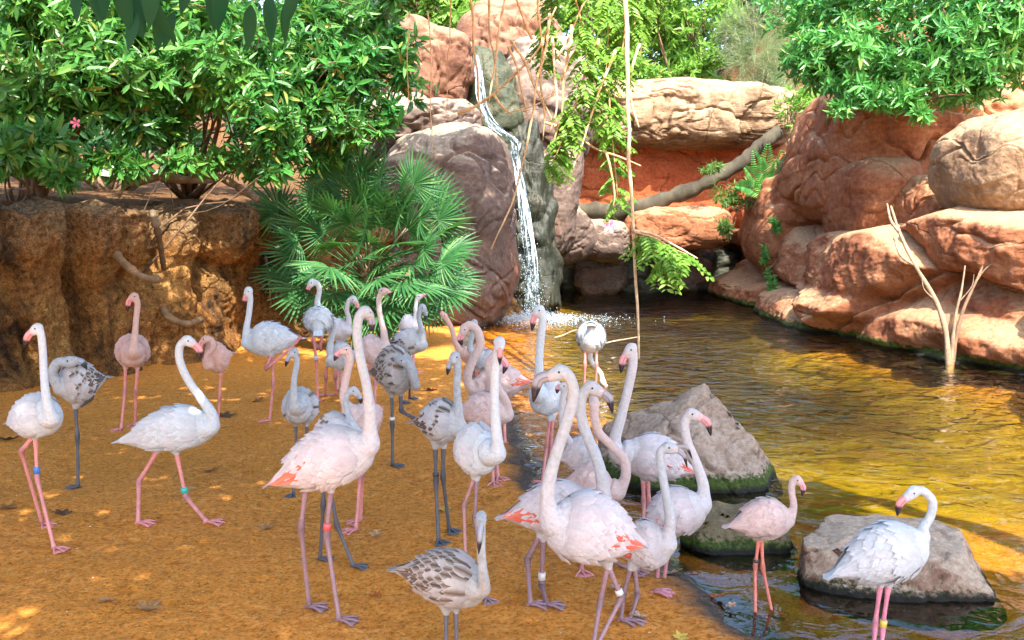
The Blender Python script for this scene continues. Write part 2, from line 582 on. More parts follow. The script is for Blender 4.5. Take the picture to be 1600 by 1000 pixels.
def ground_h(X, Y):
    sh = X.shape
    X = X.ravel(); Y = Y.ravel()
    sd_ = poly_sd(X, Y)
    P2 = np.stack([X, Y, 0 * X], 1)
    wob = .10 * perlin(P2 * 2.1) + .05 * perlin(P2 * 6) + .02 * perlin(P2 * 19)
    sdw = sd_ + wob
    lumps = .010 * fbm(P2 * 5.5, 3) + .006 * np.abs(perlin(P2 * 17)) + .03 * perlin(P2 * .7) * smooth(.3, 1.5, sd_)
    lumps += .020 * np.clip(perlin(P2 * 2.3 + 9), 0, 1) * smooth(.3, 1.0, sd_)
    z = lumps - .012
    if len(X) > 1000:
        for fx, fy, fa in PRINTS:                 # old footprints
            near = (np.abs(X - fx) < .12) & (np.abs(Y - fy) < .12)
            dx_, dy_ = X[near] - fx, Y[near] - fy
            a_, b_ = dx_ * math.cos(fa) + dy_ * math.sin(fa), -dx_ * math.sin(fa) + dy_ * math.cos(fa)
            q_ = (a_ / .055) ** 2 + (b_ / (.038 + .25 * np.clip(a_, 0, .05))) ** 2
            z[near] += -.013 * smooth(1.0, .3, q_) + .006 * smooth(2.2, 1.3, q_) * smooth(.8, 1.3, q_)
    z = z * smooth(-.05, .4, sdw) + (WL - .035) * (1 - smooth(-.06, .30, sdw)) + .012 * fbm(P2 * 6, 3) * smooth(.5, .1, np.abs(sdw))
    pool = smooth(.0, -2.4, sdw)
    z = z - (.10 + .45 * smooth(6.0, 11, Y)) * pool - .035 * smooth(0, -.5, sdw) + .05 * perlin(P2 * 1.4) * pool
    b = bank_sd(X, Y)
    terr = smooth(.10, .45, b) * smooth(.4, -.8, X) * smooth(.1, .5, sd_)
    z = z * (1 - terr) + terr * (BT - .12 + .05 * perlin(P2 * 1.2) + .10 * np.clip(b, 0, 30))
    hill = smooth(24.5, 36, Y + .18 * np.abs(X - 4)) * 5.5 + smooth(5.5, 10, X) * smooth(18.5, 22, Y) * 3.5
    z = z + hill * (sd_ > .4) * (1 - .6 * terr)
    grey = smooth(.36, .16, sdw) * smooth(-.10, .0, sdw)
    bed = smooth(-.5, -1.6, sdw) * smooth(5.0, 7.2, Y)
    d2 = smooth(-.6, -2.8, sd_ + .6 * perlin(P2 * .35)) * smooth(7.5, 12.5, Y)
    soil = np.maximum(terr, smooth(.5, 2, hill))
    return z.reshape(sh), grey, bed, d2, soil


def axis(fine0, fine1, step, lo, hi, mid):
    a = list(np.arange(fine0, fine1, step))
    x, s = fine1, step
    while x < hi:
        a.append(x); s = min(s * 1.12, mid if x < mid * 60 else 8.0); x += s
    a.append(hi)
    x, s = fine0, step
    while x > lo:
        s = min(s * 1.12, 8.0 if x < -20 else mid); x -= s
        a.insert(0, max(x, lo))
    return np.array(a)


gx = axis(-5.2, 2.6, .026, -150, 150, .35)
gy = axis(3.9, 11.0, .030, -60, 160, .35)
GX, GY = np.meshgrid(gx, gy)
GZ, g_grey, g_bed, g_deep, g_soil = ground_h(GX, GY)
nx, ny = len(gx), len(gy)
idx = np.arange(nx * ny).reshape(ny, nx)
quads = np.stack([idx[:-1, :-1], idx[:-1, 1:], idx[1:, 1:], idx[1:, :-1]], -1).reshape(-1, 4)
me = mesh('ground', np.stack([GX, GY, GZ], -1).reshape(-1, 3), quads, M['ground'], True, None, np.stack([g_grey, g_bed, 0 * g_bed], 1))
a2 = me.color_attributes.new('Col2', 'FLOAT_COLOR', 'POINT')
cc = np.ones((nx * ny, 4), np.float32); cc[:, 0] = g_deep; cc[:, 1] = g_soil
a2.data.foreach_set('color', cc.ravel())
tag(link('ground', me), kind='structure')


def gz(x, y):
    return float(ground_h(np.array([x]), np.array([y]))[0][0])


def waterz(X, Y):
    f = gnd(838, 500, WL)
    r = np.hypot(X - f.x, Y - f.y)
    P2 = np.stack([X, Y, 0 * X], 1)
    z = .012 * np.sin(r * 13 + 2 * perlin(P2 * .9)) * np.exp(-r * .22)
    z += .030 * np.exp(-r * 1.4) * perlin(P2 * 9)
    return WL + z + .006 * fbm(P2 * np.array([1.1, 2.2, 1]), 3)


wx, wy = np.linspace(-2.2, 13, 210), np.linspace(3, 32, 330)
WX, WY = np.meshgrid(wx, wy)
wz = waterz(WX.ravel(), WY.ravel())
idx = np.arange(WX.size).reshape(WX.shape)
quads = np.stack([idx[:-1, :-1], idx[:-1, 1:], idx[1:, 1:], idx[1:, :-1]], -1).reshape(-1, 4)
keep = poly_sd(WX.ravel(), WY.ravel())[quads].min(1) < .5
tag(link('water', mesh('water', np.stack([WX.ravel(), WY.ravel(), wz], 1), quads[keep], M['water'])), kind='structure')

# ------------------------------------------------------------------ rocks
_ico = {}


def ico(n):
    if n not in _ico:
        bm = bmesh.new()
        bmesh.ops.create_icosphere(bm, subdivisions=n, radius=1)
        bm.verts.ensure_lookup_table()
        _ico[n] = (np.array([v.co[:] for v in bm.verts]), np.array([[v.index for v in f.verts] for f in bm.faces]))
        bm.free()
    return _ico[n]


def slabs(a, b, seed):
    """cells in the plane (a, b): a random number for the cell and the distance to its edge"""
    ia, ib = np.floor(a).astype(int), np.floor(b).astype(int)
    f1 = np.full(a.shape, 9.0); f2 = np.full(a.shape, 9.0); h = np.zeros(a.shape); h2 = np.zeros(a.shape)
    for da in (-1, 0, 1):
        for db in (-1, 0, 1):
            ca, cb_ = ia + da, ib + db
            r1 = _perm[(_perm[(ca + seed) & 255] + cb_) & 255] / 255.0
            r2 = _perm[(_perm[(ca + seed + 91) & 255] + cb_ + 37) & 255] / 255.0
            d = np.hypot(ca + .15 + .7 * r1 - a, cb_ + .15 + .7 * r2 - b)
            near = d < f1
            f2 = np.where(near, f1, np.minimum(f2, d))
            h = np.where(near, _perm[(ca * 7 + cb_ * 13 + seed) & 255] / 255.0, h)
            h2 = np.where(near, r1, h2)
            f1 = np.where(near, d, f1)
    return h, h2, f2 - f1


def rock(name, label, box, Y, depth, mat, seed=0, p=2.8, tilt=0, amp=.16, strata=0.0, taper=0.0, lean=0.0, facets=0, yaw=0, sub=6, cat='boulder', grooves=.4, nf=1.0, planes=None):
    x0, y0, x1, y1 = box
    s = mpp(Y)
    w, h = (x1 - x0) * s / 2, (y1 - y0) * s / 2
    c = np.array(at((x0 + x1) / 2, (y0 + y1) / 2, Y))
    N, Fc = ico(sub)
    rs = np.random.RandomState(seed + 100)
    off = rs.uniform(-50, 50, 3)
    if facets or planes:
        pl = rs.normal(size=(facets, 3)) if facets else np.zeros((0, 3))
        if facets:
            pl /= np.linalg.norm(pl, axis=1)[:, None]
        hs = rs.uniform(.72, 1.0, facets)
        ex = np.array([q[:3] for q in planes]) if planes else np.zeros((0, 3))
        eh = np.array([q[3] for q in planes]) if planes else np.zeros(0)
        if len(ex): ex = ex / np.linalg.norm(ex, axis=1)[:, None]
        pl = np.vstack([pl, ex, np.eye(3), -np.eye(3)])
        hs = np.concatenate([hs, eh, np.ones(6)])
        dd = N @ pl.T
        rr = np.where(dd > .05, hs / np.maximum(dd, .05), 50)
        k = 14.0
        r = -np.log(np.exp(-k * np.clip(rr, 0, 4)).sum(1)) / k
    else:
        r = (np.abs(N) ** p).sum(1) ** (-1 / p)
    V = N * r[:, None]
    size = np.array([w, depth / 2, h])
    q = V * size / max(min(w, h), .3) * 1.0 * nf + off
    disp = amp * fbm(q * .85, 2) + amp * .13 * fbm(q * 3.0, 2) + amp * .07 * fbm(q * 9, 2)
    wq = q + .35 * np.stack([perlin(q * 2 + 3), perlin(q * 2 + 13), perlin(q * 2 + 23)], 1)
    for fq, of, am in ((np.array([.55, .55, 1.1]), 31, 1.0), (np.array([1.0, 1.0, .5]), 57, .7)):
        gr = 1 - np.abs(perlin(wq * fq + of))
        disp -= amp * grooves * am * np.clip((gr - .93) / .07, 0, 1) ** 1.5
    hh_, kk_, ee_ = slabs(wq[:, 0] * .50 + wq[:, 1] * .45 + 60, wq[:, 2] * .85 + .25 * wq[:, 0] + 60, seed + 3)
    disp += amp * (.55 * (hh_ - .5) * smooth(0, .14, ee_) - .30 * smooth(.05, 0, ee_))
    if strata:
        zz = q[:, 2] * 1.3 + .9 * perlin(q * .6)
        fr = zz - np.floor(zz)
        disp += .8 * strata * (smooth(0, .12, fr) * smooth(1, .5, fr) - .6) * smooth(-.3, .3, perlin(q * .7 + 5))
    V = V + N * disp[:, None]
    if taper or lean:
        t = (V[:, 2] + 1) / 2
        V[:, :2] *= (1 - taper * t)[:, None]
        V[:, 0] += lean * t
    V = V * size
    a, b = R(tilt), R(yaw)
    Rt = np.array(Matrix.Rotation(b, 3, 'Z') @ Matrix.Rotation(-a, 3, 'Y'))
    V = V @ Rt.T
    o = link(name, mesh(name, V, Fc, M[mat]), None, tuple(c))
    tag(o, label, cat)
    return o


# the fall's rocks
rock('boulder', 'huge rounded grey pink boulder left of the waterfall behind the fan palm', (588, 200, 822, 535), 18.2, 3.4, 'grey_boulder', 1, 2.7, -6, .13, .035, taper=.10, lean=-.10, sub=7)
rock('boulder', 'flat grey ledge boulder resting behind the huge boulder by the fall', (586, 163, 748, 250), 19.8, 3.0, 'grey_boulder', 2, 2.8, 8, .14, .05)
rock('boulder', 'sunlit tan ridge rock at upper left of the waterfall', (600, 44, 742, 190), 21.4, 3.0, 'ridge_rock', 3, 2.8, -14, .18, .08)
rock('boulder', 'low shaded rock under the tan ridge beside the shrubs', (560, 150, 690, 270), 20.4, 2.0, 'grey_boulder', 4, 2.8, 0, .18, .05)
rock('boulder', 'pointed reddish rock at the very top of the waterfall', (700, 0, 905, 150), 24.6, 4.0, 'ridge_rock', 5, 2.3, 0, .20, .08, taper=.35)
rock('boulder', 'layered grey rock right of the upper waterfall', (785, 70, 925, 260), 22.6, 2.4, 'grey_boulder', 6, 3.2, 4, .13, .10)
rock('boulder', 'green mossy rock channel behind the upper stream of water', (732, 78, 812, 255), 21.3, 1.0, 'mossy_rock', 7, 2.8, 10, .16, .05, cat='rock')
rock('boulder', 'dark wet rock behind the lower stream of the waterfall', (785, 214, 866, 520), 21.2, 1.6, 'wet_rock', 8, 3.0, 6, .30, .14, cat='rock')
rock('boulder', 'grey brown rock pillar just right of the lower fall', (826, 222, 905, 400), 21.9, 1.6, 'grey_boulder', 9, 3.0, -8, .15, .04)
rock('boulder', 'cream sandstone overhang along the back of the pool', (872, 138, 1222, 236), 27.0, 4.5, 'cream_rock', 10, 4.0, 0, .10, .04, sub=7, cat='rock face')
rock('boulder', 'deep red rock wall under the cream overhang', (850, 205, 1215, 360), 28.0, 4.0, 'red_clay_rock', 11, 4.5, 0, .08, .03, sub=7, cat='rock face')
rock('boulder', 'leaning wedge boulder beside the foot of the fall', (838, 322, 926, 412), 24.2, 1.8, 'grey_boulder', 12, 2.9, 26, .13, .02)
rock('boulder', 'round brown boulder carrying a pink flower by the fall', (893, 343, 988, 408), 24.4, 1.6, 'grey_boulder', 13, 2.6, -4, .12, .02)
rock('boulder', 'long flat red brown slab above the dark recess', (978, 324, 1140, 390), 24.6, 2.2, 'sandstone', 14, 3.8, 2, .10, .02)
rock('boulder', 'black wet rock under the boulders at the back of the pool', (820, 380, 1150, 470), 27.0, 3.2, 'wet_rock', 15, 3.6, 0, .16, .05, cat='rock face')
rock('boulder', 'small dark boulder at the waterline under the round brown one', (896, 398, 982, 462), 25.4, 1.4, 'grey_boulder', 16, 2.8, 6, .16, .03)
rock('boulder', 'dark block at the waterline under the long flat slab', (1006, 384, 1112, 458), 26.0, 1.6, 'grey_boulder', 17, 3.2, -4, .16, .04)
# the right bank: one rock face that drops into the water, broken into slabs by joints
wl = [(1080, 444), (1130, 452), (1200, 472), (1270, 500), (1350, 530), (1420, 546), (1480, 557), (1600, 580), (1750, 618), (1900, 665)]
pp = np.array([gnd(x, y, WL)[:] for x, y in wl])
fu = catmull(pp, 560)[:, :2]
ft = np.gradient(fu, axis=0); ft /= np.linalg.norm(ft, axis=1)[:, None]
fn = np.stack([ft[:, 1], -ft[:, 0]], 1)
arc = np.concatenate([[0], np.cumsum(np.linalg.norm(np.diff(fu, axis=0), axis=1))])
fpx = 800 + fu[:, 0] / fu[:, 1] * F
ztop = np.interp(fpx, [1080, 1130, 1200, 1260, 1330, 1430, 1520, 1700], [1.5, 1.9, 2.3, 2.0, 2.1, 2.5, 2.3, 2.2])
nv = 170
v1 = np.repeat(np.linspace(0, 1, nv), len(fu))
ui = np.tile(np.arange(len(fu)), nv)
zz = -.55 + v1 * (ztop[ui] + .55)
A_, P3 = arc[ui], np.c_[fu[ui], zz]
wa = A_ + .35 * perlin(P3 * .7 + 3) + .10 * perlin(P3 * 2.3)
wb = zz + .30 * perlin(P3 * .6 + 13) + .08 * perlin(P3 * 2.1 + 5)
h1, k1, e1 = slabs(wa / 4.2 + 40, (wb + .07 * wa) / 1.1 + 20, 5)
h2, k2, e2 = slabs(wa / 1.9 + 10, (wb + .05 * wa) / .5 + 70, 31)
out = (h1 - .45) * .75 * smooth(0, .16, e1) + .20 * smooth(0, .55, e1) - .16 * smooth(.05, 0, e1)
out += ((h2 - .5) * .10 * smooth(0, .2, e2) - .05 * smooth(.05, 0, e2)) * smooth(-.1, .4, perlin(P3 * .5 + 77))
out += (zz % 1.0 - .5) * 0 + .10 * fbm(P3 * .8, 3) + .040 * fbm(P3 * 4, 4) + .012 * fbm(P3 * 19, 2)
out += .38 * smooth(.62, .28, zz + .25 * perlin(P3 * .45)) - .30 * np.clip(zz, 0, 9) * .9
out -= 3.2 * smooth(.80, 1.0, v1) ** 1.5 + .7 * smooth(-.08, -.45, zz)
V = np.c_[fu[ui] + fn[ui] * out[:, None], zz - .0]
idx = np.arange(len(V)).reshape(nv, len(fu))
quads = np.stack([idx[:-1, :-1], idx[:-1, 1:], idx[1:, 1:], idx[1:, :-1]], -1).reshape(-1, 4)
o0 = np.array([fu[280][0], fu[280][1], 0])
tag(link('rock_face', mesh('rock_face', V - o0, quads, M['sandstone']), None, tuple(o0)), 'red sandstone rock face of joined slabs dropping into the water at right', 'rock face')
rock('boulder', 'sloping red rock below the fern and the bright shrub', (1170, 268, 1345, 440), 22.4, 3.0, 'sandstone', 21, 3.4, -14, .15, .03)
rock('boulder', 'great red brown boulder under the green bush on the right', (1250, 148, 1480, 360), 20.4, 5.0, 'sandstone', 23, 3.4, -10, .12, .03, sub=7)
rock('boulder', 'broad red boulder top in dappled shade at upper right', (1400, 130, 1690, 320), 20.6, 4.5, 'sandstone', 24, 3.4, 4, .12, .03, sub=7)
rock('boulder', 'rounded red lobe bulging below the great boulder', (1300, 250, 1425, 385), 18.7, 2.6, 'sandstone', 25, 3.4, 4, .10, .02)
rock('boulder', 'sunlit salmon block behind the pale dead branch', (1385, 280, 1575, 430), 17.6, 3.2, 'sandstone', 26, 3.4, -6, .10, .03, sub=7)
rock('boulder', 'pale overhanging boulder jutting in at the right edge', (1484, 178, 1700, 345), 14.6, 2.6, 'cream_rock', 27, 2.8, 6, .12, .03, sub=7, grooves=.15)
rock('boulder', 'shadowed red block under the pale overhanging boulder', (1490, 285, 1720, 440), 17.2, 3.2, 'sandstone', 28, 3.4, 10, .14, .04)
def hull_rock(name, label, pts, mat, seed, amp=.02, cuts=5, cat='stone', chip=.5):
    """an angular stone: the hull of measured corner points, chipped and roughened"""
    bm = bmesh.new()
    for p in pts: bm.verts.new(p)
    bmesh.ops.convex_hull(bm, input=bm.verts)
    bmesh.ops.delete(bm, geom=[v for v in bm.verts if not v.link_faces], context='VERTS')
    bmesh.ops.bevel(bm, geom=bm.edges[:], offset=.018, segments=2, profile=.6, affect='EDGES', clamp_overlap=True)
    bmesh.ops.triangulate(bm, faces=bm.faces[:])
    for k in range(cuts):
        el = [e for e in bm.edges if e.calc_length() > .028]
        if not el or len(bm.verts) > 26000: break
        bmesh.ops.subdivide_edges(bm, edges=el, cuts=1)
        bmesh.ops.triangulate(bm, faces=[f for f in bm.faces if len(f.verts) > 3])
    bm.normal_update()
    V = np.array([v.co[:] for v in bm.verts]); Nn = np.array([v.normal[:] for v in bm.verts])
    Fc = np.array([[v.index for v in f.verts] for f in bm.faces])
    bm.free()
    q = V + seed * 7.7
    d = amp * 1.6 * fbm(q * 2.6, 3) + amp * .5 * fbm(q * 11, 3)
    led = q[:, 2] * 9 + 2.2 * perlin(q * 2.0)
    d += amp * chip * (smooth(0, .2, led - np.floor(led)) - .5)
    gr = 1 - np.abs(perlin(q * 3.1 + 8))
    d -= amp * 1.2 * np.clip((gr - .93) / .07, 0, 1)
    V = V + Nn * d[:, None]
    o0 = V.mean(0)
    tag(link(name, mesh(name, V - o0, Fc, M[mat]), None, tuple(o0)), label, cat)


# stones in the pool
hull_rock('stone', 'big peaked grey stone with green moss standing in the pool',
          [at(1100, 600, 7.35), at(1068, 616, 7.45), at(1000, 645, 7.5), at(945, 668, 7.6), at(1142, 652, 7.15), at(1180, 686, 7.05), at(1198, 745, 6.95), at(1085, 690, 6.95), at(1010, 700, 7.0),
           at(1100, 640, 7.9), at(1000, 680, 8.1), at(1190, 740, 7.9)] + [gnd(x, y, -.3) for x, y in [(925, 800), (1010, 826), (1110, 832), (1215, 826), (1225, 770), (930, 740), (1120, 735)]], 'pool_stone', 3, .022)
hull_rock('stone', 'low mossy stone beside the small pink flamingo',
          [gnd(1110, 784, .13), gnd(1165, 782, .13), gnd(1080, 800, .10), gnd(1172, 800, .12), gnd(1228, 828, .04), gnd(1070, 822, .06)] + [gnd(x, y, -.25) for x, y in [(1060, 885), (1120, 912), (1180, 930), (1240, 925), (1250, 870), (1130, 850), (1060, 850)]], 'shelf_stone', 5, .018)
hull_rock('stone', 'flat topped brown stone in the water behind the white flamingo',
          [gnd(1254, 838, .12), gnd(1298, 805, .12), gnd(1370, 804, .12), gnd(1425, 812, .12), gnd(1464, 812, .13), gnd(1498, 832, .12), gnd(1512, 866, .10), gnd(1256, 852, .11), gnd(1300, 862, .10), gnd(1400, 872, .10), gnd(1460, 880, .09), gnd(1556, 934, -.045)]
          + [gnd(x, y, -.22) for x, y in [(1238, 935), (1262, 972), (1312, 990), (1380, 1000), (1570, 998), (1580, 970), (1520, 880), (1290, 860)]], 'flat_stone', 8, .016)

# ------------------------------------------------------------------ the clay bank on the left
bu = catmull(np.c_[bank, np.zeros(len(bank))], 620)[:, :2]
tan = np.gradient(bu, axis=0); tan /= np.linalg.norm(tan, axis=1)[:, None]
nor = np.stack([tan[:, 1], -tan[:, 0]], 1)      # towards the camera
nv = 130
vv = np.linspace(0, 1, nv)
U, VV = np.meshgrid(np.arange(len(bu)), vv)
px_u = 800 + bu[:, 0] / bu[:, 1] * F            # where each column stands, for placing the bulges


def fold(c, w, vc, hv, A):
    """a rounded fold of clay: centre and half width in pixels, centre and half height in the bank's height"""
    q = 1 - np.abs((px_u[ui] + 6 * perlin(np.c_[v1 * 4, np.full(len(v1), c), v1 * 0]) - c) / w) ** 2.4 - np.abs((v1 - vc) / hv) ** 4
    return A * np.sqrt(np.clip(q, 0, 1))


ui, v1 = U.ravel(), VV.ravel()
P3 = np.stack([bu[ui, 0], bu[ui, 1], v1 * 2.2], 1)
prof = np.zeros(len(v1))
for q in [(138, 36, .80, .30, .55), (186, 22, .84, .26, .48), (262, 24, .72, .38, .45), (345, 44, .82, .24, .60), (418, 34, .84, .20, .42), (40, 50, .70, .40, .40), (-60, 60, .7, .4, .45),
          (150, 34, .30, .40, .35), (60, 36, .25, .42, .30), (250, 40, .25, .36, .45), (205, 20, .45, .30, .28), (330, 34, .35, .32, .22), (-20, 40, .2, .4, .3), (300, 30, .15, .25, .35)]:
    prof = np.maximum(prof, fold(*q)) + .10 * np.minimum(prof, fold(*q))
prof += .30 * smooth(.22, 0, v1) - .12 * smooth(.35, .6, v1) * smooth(.75, .6, v1)
prof += .09 * fbm(P3 * 1.5, 3) + .06 * (np.abs(perlin(P3 * np.array([4., 4., 1.2]))) - .3) + .05 * fbm(P3 * 6, 3) + .025 * fbm(P3 * 16, 3)
prof -= .40 * smooth(.93, 1.0, v1)
zt = BT + .16 * perlin(np.c_[px_u / 55, np.zeros(len(bu)), np.zeros(len(bu))]) + .10 * perlin(np.c_[px_u / 18, np.ones(len(bu)), np.zeros(len(bu))])
zz = -.15 + v1 * (zt[U.ravel()] + .15) - .05 * smooth(.9, 1, v1)
XY = bu[U.ravel()] + nor[U.ravel()] * prof[:, None]
V = np.c_[XY, zz]
back = np.c_[bu - nor * .9, np.full(len(bu), BT - .25)]
V = np.vstack([V, back])
idx = np.vstack([np.arange(len(bu) * nv).reshape(nv, len(bu)), np.arange(len(bu))[None] + len(bu) * nv])
quads = np.stack([idx[:-1, :-1], idx[:-1, 1:], idx[1:, 1:], idx[1:, :-1]], -1).reshape(-1, 4)
o0 = np.array([-4.5, 13.4, 0])
tag(link('clay_bank', mesh('clay_bank', V - o0, quads, M['clay']), None, tuple(o0)), 'tall eroded brown clay bank with grey knobs behind the flamingos at left', 'bank')


def stick(name, label, cat, pts, r, colr, parent=None, seg=8, n=24, wob=.0, mat='stick', tip=.6):
    """pts: (px, py, Y); a tapered branch through them"""
    P = catmull([at(*q) for q in pts], n)
    if wob:
        P = P + wob * np.stack([perlin(P * 3 + 5), perlin(P * 3 + 25), perlin(P * 3 + 45)], 1)
    rr = r * np.linspace(1, tip, n) * (1 + .12 * np.random.RandomState(len(label or name)).normal(size=n))
    mb = MB()
    cl = np.array(colr) * (1 + .15 * np.random.RandomState(5).normal(size=(n, 1)))
    mb.tube(P, rr, seg, 0, np.clip(cl, 0, 1))
    o = mb.build(name, M[mat], parent, tuple(P[0]) if parent is None else tuple(parent.location))
    if label: tag(o, label, cat)
    return o


RC = (.22, .14, .075)
stick('root', 'upper pale root poking out of the clay bank', 'root', [(170, 385, 11.9), (195, 412, 11.35), (222, 432, 11.3), (250, 438, 11.4)], .055, RC, tip=.8)
stick('root', 'lower pale root bent along the clay bank', 'root', [(250, 470, 12.7), (262, 494, 12.3), (290, 506, 12.4), (312, 500, 12.7)], .050, RC, tip=.9)
stick('root', 'dark root hanging down between the grey knobs of the bank', 'root', [(238, 332, 11.9), (244, 352, 11.75), (250, 380, 12.0), (256, 420, 12.4)], .05, (.14, .10, .065), tip=.6)
stick('root', 'thin root hanging down the bank beside the palm', 'root', [(415, 400, 14.4), (420, 440, 14.1), (424, 480, 14.3)], .02, (.20, .13, .08), tip=.5)
stick('fallen_log', 'curved grey brown fallen branch on top of the bank', 'log', [(296, 270, 13.6), (340, 276, 13.8), (372, 292, 13.9), (402, 312, 13.7)], .07, (.24, .17, .12), tip=.6)
stick('fallen_log', 'pale fallen branch lying along the bank behind the curved one', 'log', [(200, 282, 13.4), (250, 276, 13.8), (300, 282, 14.2), (345, 280, 14.6)], .09, (.34, .25, .17), tip=.5)
stick('fallen_log', 'thick grey mossy log leaning across the back of the pool', 'log', [(862, 318, 25.2), (930, 330, 25.0), (1010, 322, 24.6), (1080, 296, 24.3), (1140, 266, 24.2), (1216, 206, 24.6)], .23, (.30, .27, .20), seg=14, n=40, wob=.06, mat='log_bark', tip=.72)
stick('fallen_log', 'shorter pale log leaning over the rocks behind the fern', 'log', [(1205, 278, 23.6), (1240, 246, 23.4), (1300, 206, 23.2)], .19, (.34, .29, .21), seg=12, mat='log_bark', tip=.8)

# dead branch standing in the water at right
db = empty('dead_branch', tuple(at(1483, 562, 12.90)))
tag(db, 'bleached forked dead branch standing in the water against the red bank', 'branch')
PB = (.30, .215, .145)
stick('stem', None, None, [(1484, 600, 12.90), (1478, 520, 12.95), (1462, 470, 13.10), (1430, 415, 13.20), (1405, 362, 13.40), (1392, 322, 13.60)], .050, PB, db, tip=.35)
stick('stem', None, None, [(1484, 590, 12.90), (1500, 500, 13.00), (1525, 440, 13.10), (1556, 372, 13.30)], .038, (.20, .125, .08), db, tip=.2)
stick('stem', None, None, [(1484, 590, 12.90), (1492, 500, 12.90), (1502, 455, 12.90), (1508, 415, 12.95)], .036, PB, db, tip=.25)
stick('twig', None, None, [(1525, 440, 13.10), (1542, 418, 13.05), (1566, 404, 13.0)], .012, PB, db, tip=.3)
stick('twig', None, None, [(1500, 470, 12.95), (1518, 448, 12.9), (1522, 428, 12.9)], .010, PB, db, tip=.3)
stick('twig', None, None, [(1462, 470, 13.10), (1444, 452, 13.1), (1440, 430, 13.1)], .012, PB, db, tip=.3)
stick('twig', None, None, [(1405, 362, 13.40), (1392, 345, 13.50), (1386, 318, 13.60)], .03, PB, db, tip=.4)
stick('twig', None, None, [(1430, 415, 13.20), (1408, 400, 13.30), (1396, 372, 13.50)], .025, PB, db, tip=.4)

# ------------------------------------------------------------------ waterfall
wf = empty('waterfall', tuple(gnd(838, 500, WL)))
tag(wf, kind='structure')


def stream(name, pts, parent, nw=9, seed=0):
    """pts: (px, py, Y, half width px)"""
    K = catmull([(*at(q[0], q[1], q[2]), q[3] * mpp(q[2])) for q in pts], 90)
    V = []
    for k, (x, y, z, w) in enumerate(K):
        for j in range(nw):
            a = j / (nw - 1) * 2 - 1
            V.append((x + a * w, y - (1 - a * a) * w * .5, z))
    V = np.array(V)
    V += .035 * np.stack([perlin(V * np.array([5, 5, 1.4]) + seed), perlin(V * np.array([6, 6, 1.6]) + seed + 9), perlin(V * 5)], 1)
    idx = np.arange(len(V)).reshape(90, nw)
    q = np.stack([idx[:-1, :-1], idx[:-1, 1:], idx[1:, 1:], idx[1:, :-1]], -1).reshape(-1, 4)
    return link(name, mesh(name, V - np.array(parent.location), q, M['fall']), parent)


ST = [[(743, 84, 20.5, 5), (748, 120, 20.4, 8), (752, 160, 20.3, 9), (764, 190, 20.2, 10), (785, 208, 20.1, 13), (804, 222, 20.0, 11), (802, 240, 19.9, 8)],
      [(802, 232, 20.0, 7), (808, 265, 19.9, 7), (816, 310, 19.8, 9), (824, 370, 19.6, 11), (830, 430, 19.5, 13), (833, 498, 19.4, 16)]]
for k, s_ in enumerate(ST):
    stream('stream', [(x, y, Y, w * .75) for x, y, Y, w in s_], wf, seed=k * 7)
    rq = np.random.RandomState(k)
    K = catmull([(*at(q[0], q[1], q[2]), q[3] * mpp(q[2])) for q in s_], 60)
    V, Fc = [], []
    for j in range(26):                          # loose strands of water
        o_, t0 = rq.uniform(-.85, .85), int(rq.rand() ** 1.5 * 40)
        t1 = min(59, t0 + rq.randint(8, 26))
        w_ = rq.uniform(.004, .011)
        b = len(V)
        for i in range(t0, t1 + 1):
            x, y, z, w = K[i]
            e = w_ * math.sin(math.pi * (i - t0 + .3) / (t1 - t0 + .6))
            wx_ = .012 * math.sin(i * .35 + j)
            V += [(x + o_ * w + wx_ - e, y - .10 - .06 * rq.rand(), z), (x + o_ * w + wx_ + e, y - .10 - .06 * rq.rand(), z)]
        Fc += [(b + 2 * i, b + 2 * i + 1, b + 2 * i + 3, b + 2 * i + 2) for i in range(t1 - t0)]
    so = link('strands', mesh('strands', np.array(V) - np.array(wf.location), np.array(Fc), M['foam']), wf)
    so['kind'] = 'stuff'


def drops(name, pts, size, parent, mat):
    """a cloud of octahedra"""
    base = np.array([(1, 0, 0), (-1, 0, 0), (0, 1, 0), (0, -1, 0), (0, 0, 1), (0, 0, -1)], float)
    f = np.array([(0, 2, 4), (2, 1, 4), (1, 3, 4), (3, 0, 4), (2, 0, 5), (1, 2, 5), (3, 1, 5), (0, 3, 5)])
    n = len(pts)
    V = (pts[:, None] + base[None] * size[:, None, None]).reshape(-1, 3)
    Fc = (f[None] + 6 * np.arange(n)[:, None, None]).reshape(-1, 3)
    o = link(name, mesh(name, V - np.array(parent.location), Fc, mat), parent)
    o['kind'] = 'stuff'
    return o


rs = np.random.RandomState(4)
pts, sz = [], []
for k in range(900):
    t = rs.rand() ** .6
    x = 812 + 22 * t + rs.normal() * (4 + 15 * t * t)
    y = 270 + 235 * t + rs.normal() * 5
    pts.append(at(x, min(y, 506), 19.9 - .4 * t + rs.normal() * .25)); sz.append(.004 + .009 * rs.rand() ** 2)
for k in range(250):
    t = rs.rand()
    x = 745 + 20 * t + rs.normal() * 6
    pts.append(at(x, 92 + 100 * t, 21.5)); sz.append(.004 + .006 * rs.rand())
drops('droplets', np.array(pts), np.array(sz), wf, M['foam'])
pts, sz = [], []
for k in range(5200):
    a, r = rs.rand() * 6.28, abs(rs.normal()) * .55
    c = gnd(838, 500, WL)
    x, y = c.x + math.cos(a) * r * 1.35, c.y + math.sin(a) * r * 1.0
    pts.append((x, y, WL + .01 + abs(rs.normal()) * .10 * math.exp(-r * 1.6))); sz.append(.003 + .008 * rs.rand() ** 2)
drops('foam', np.array(pts), np.array(sz), wf, M['foam'])

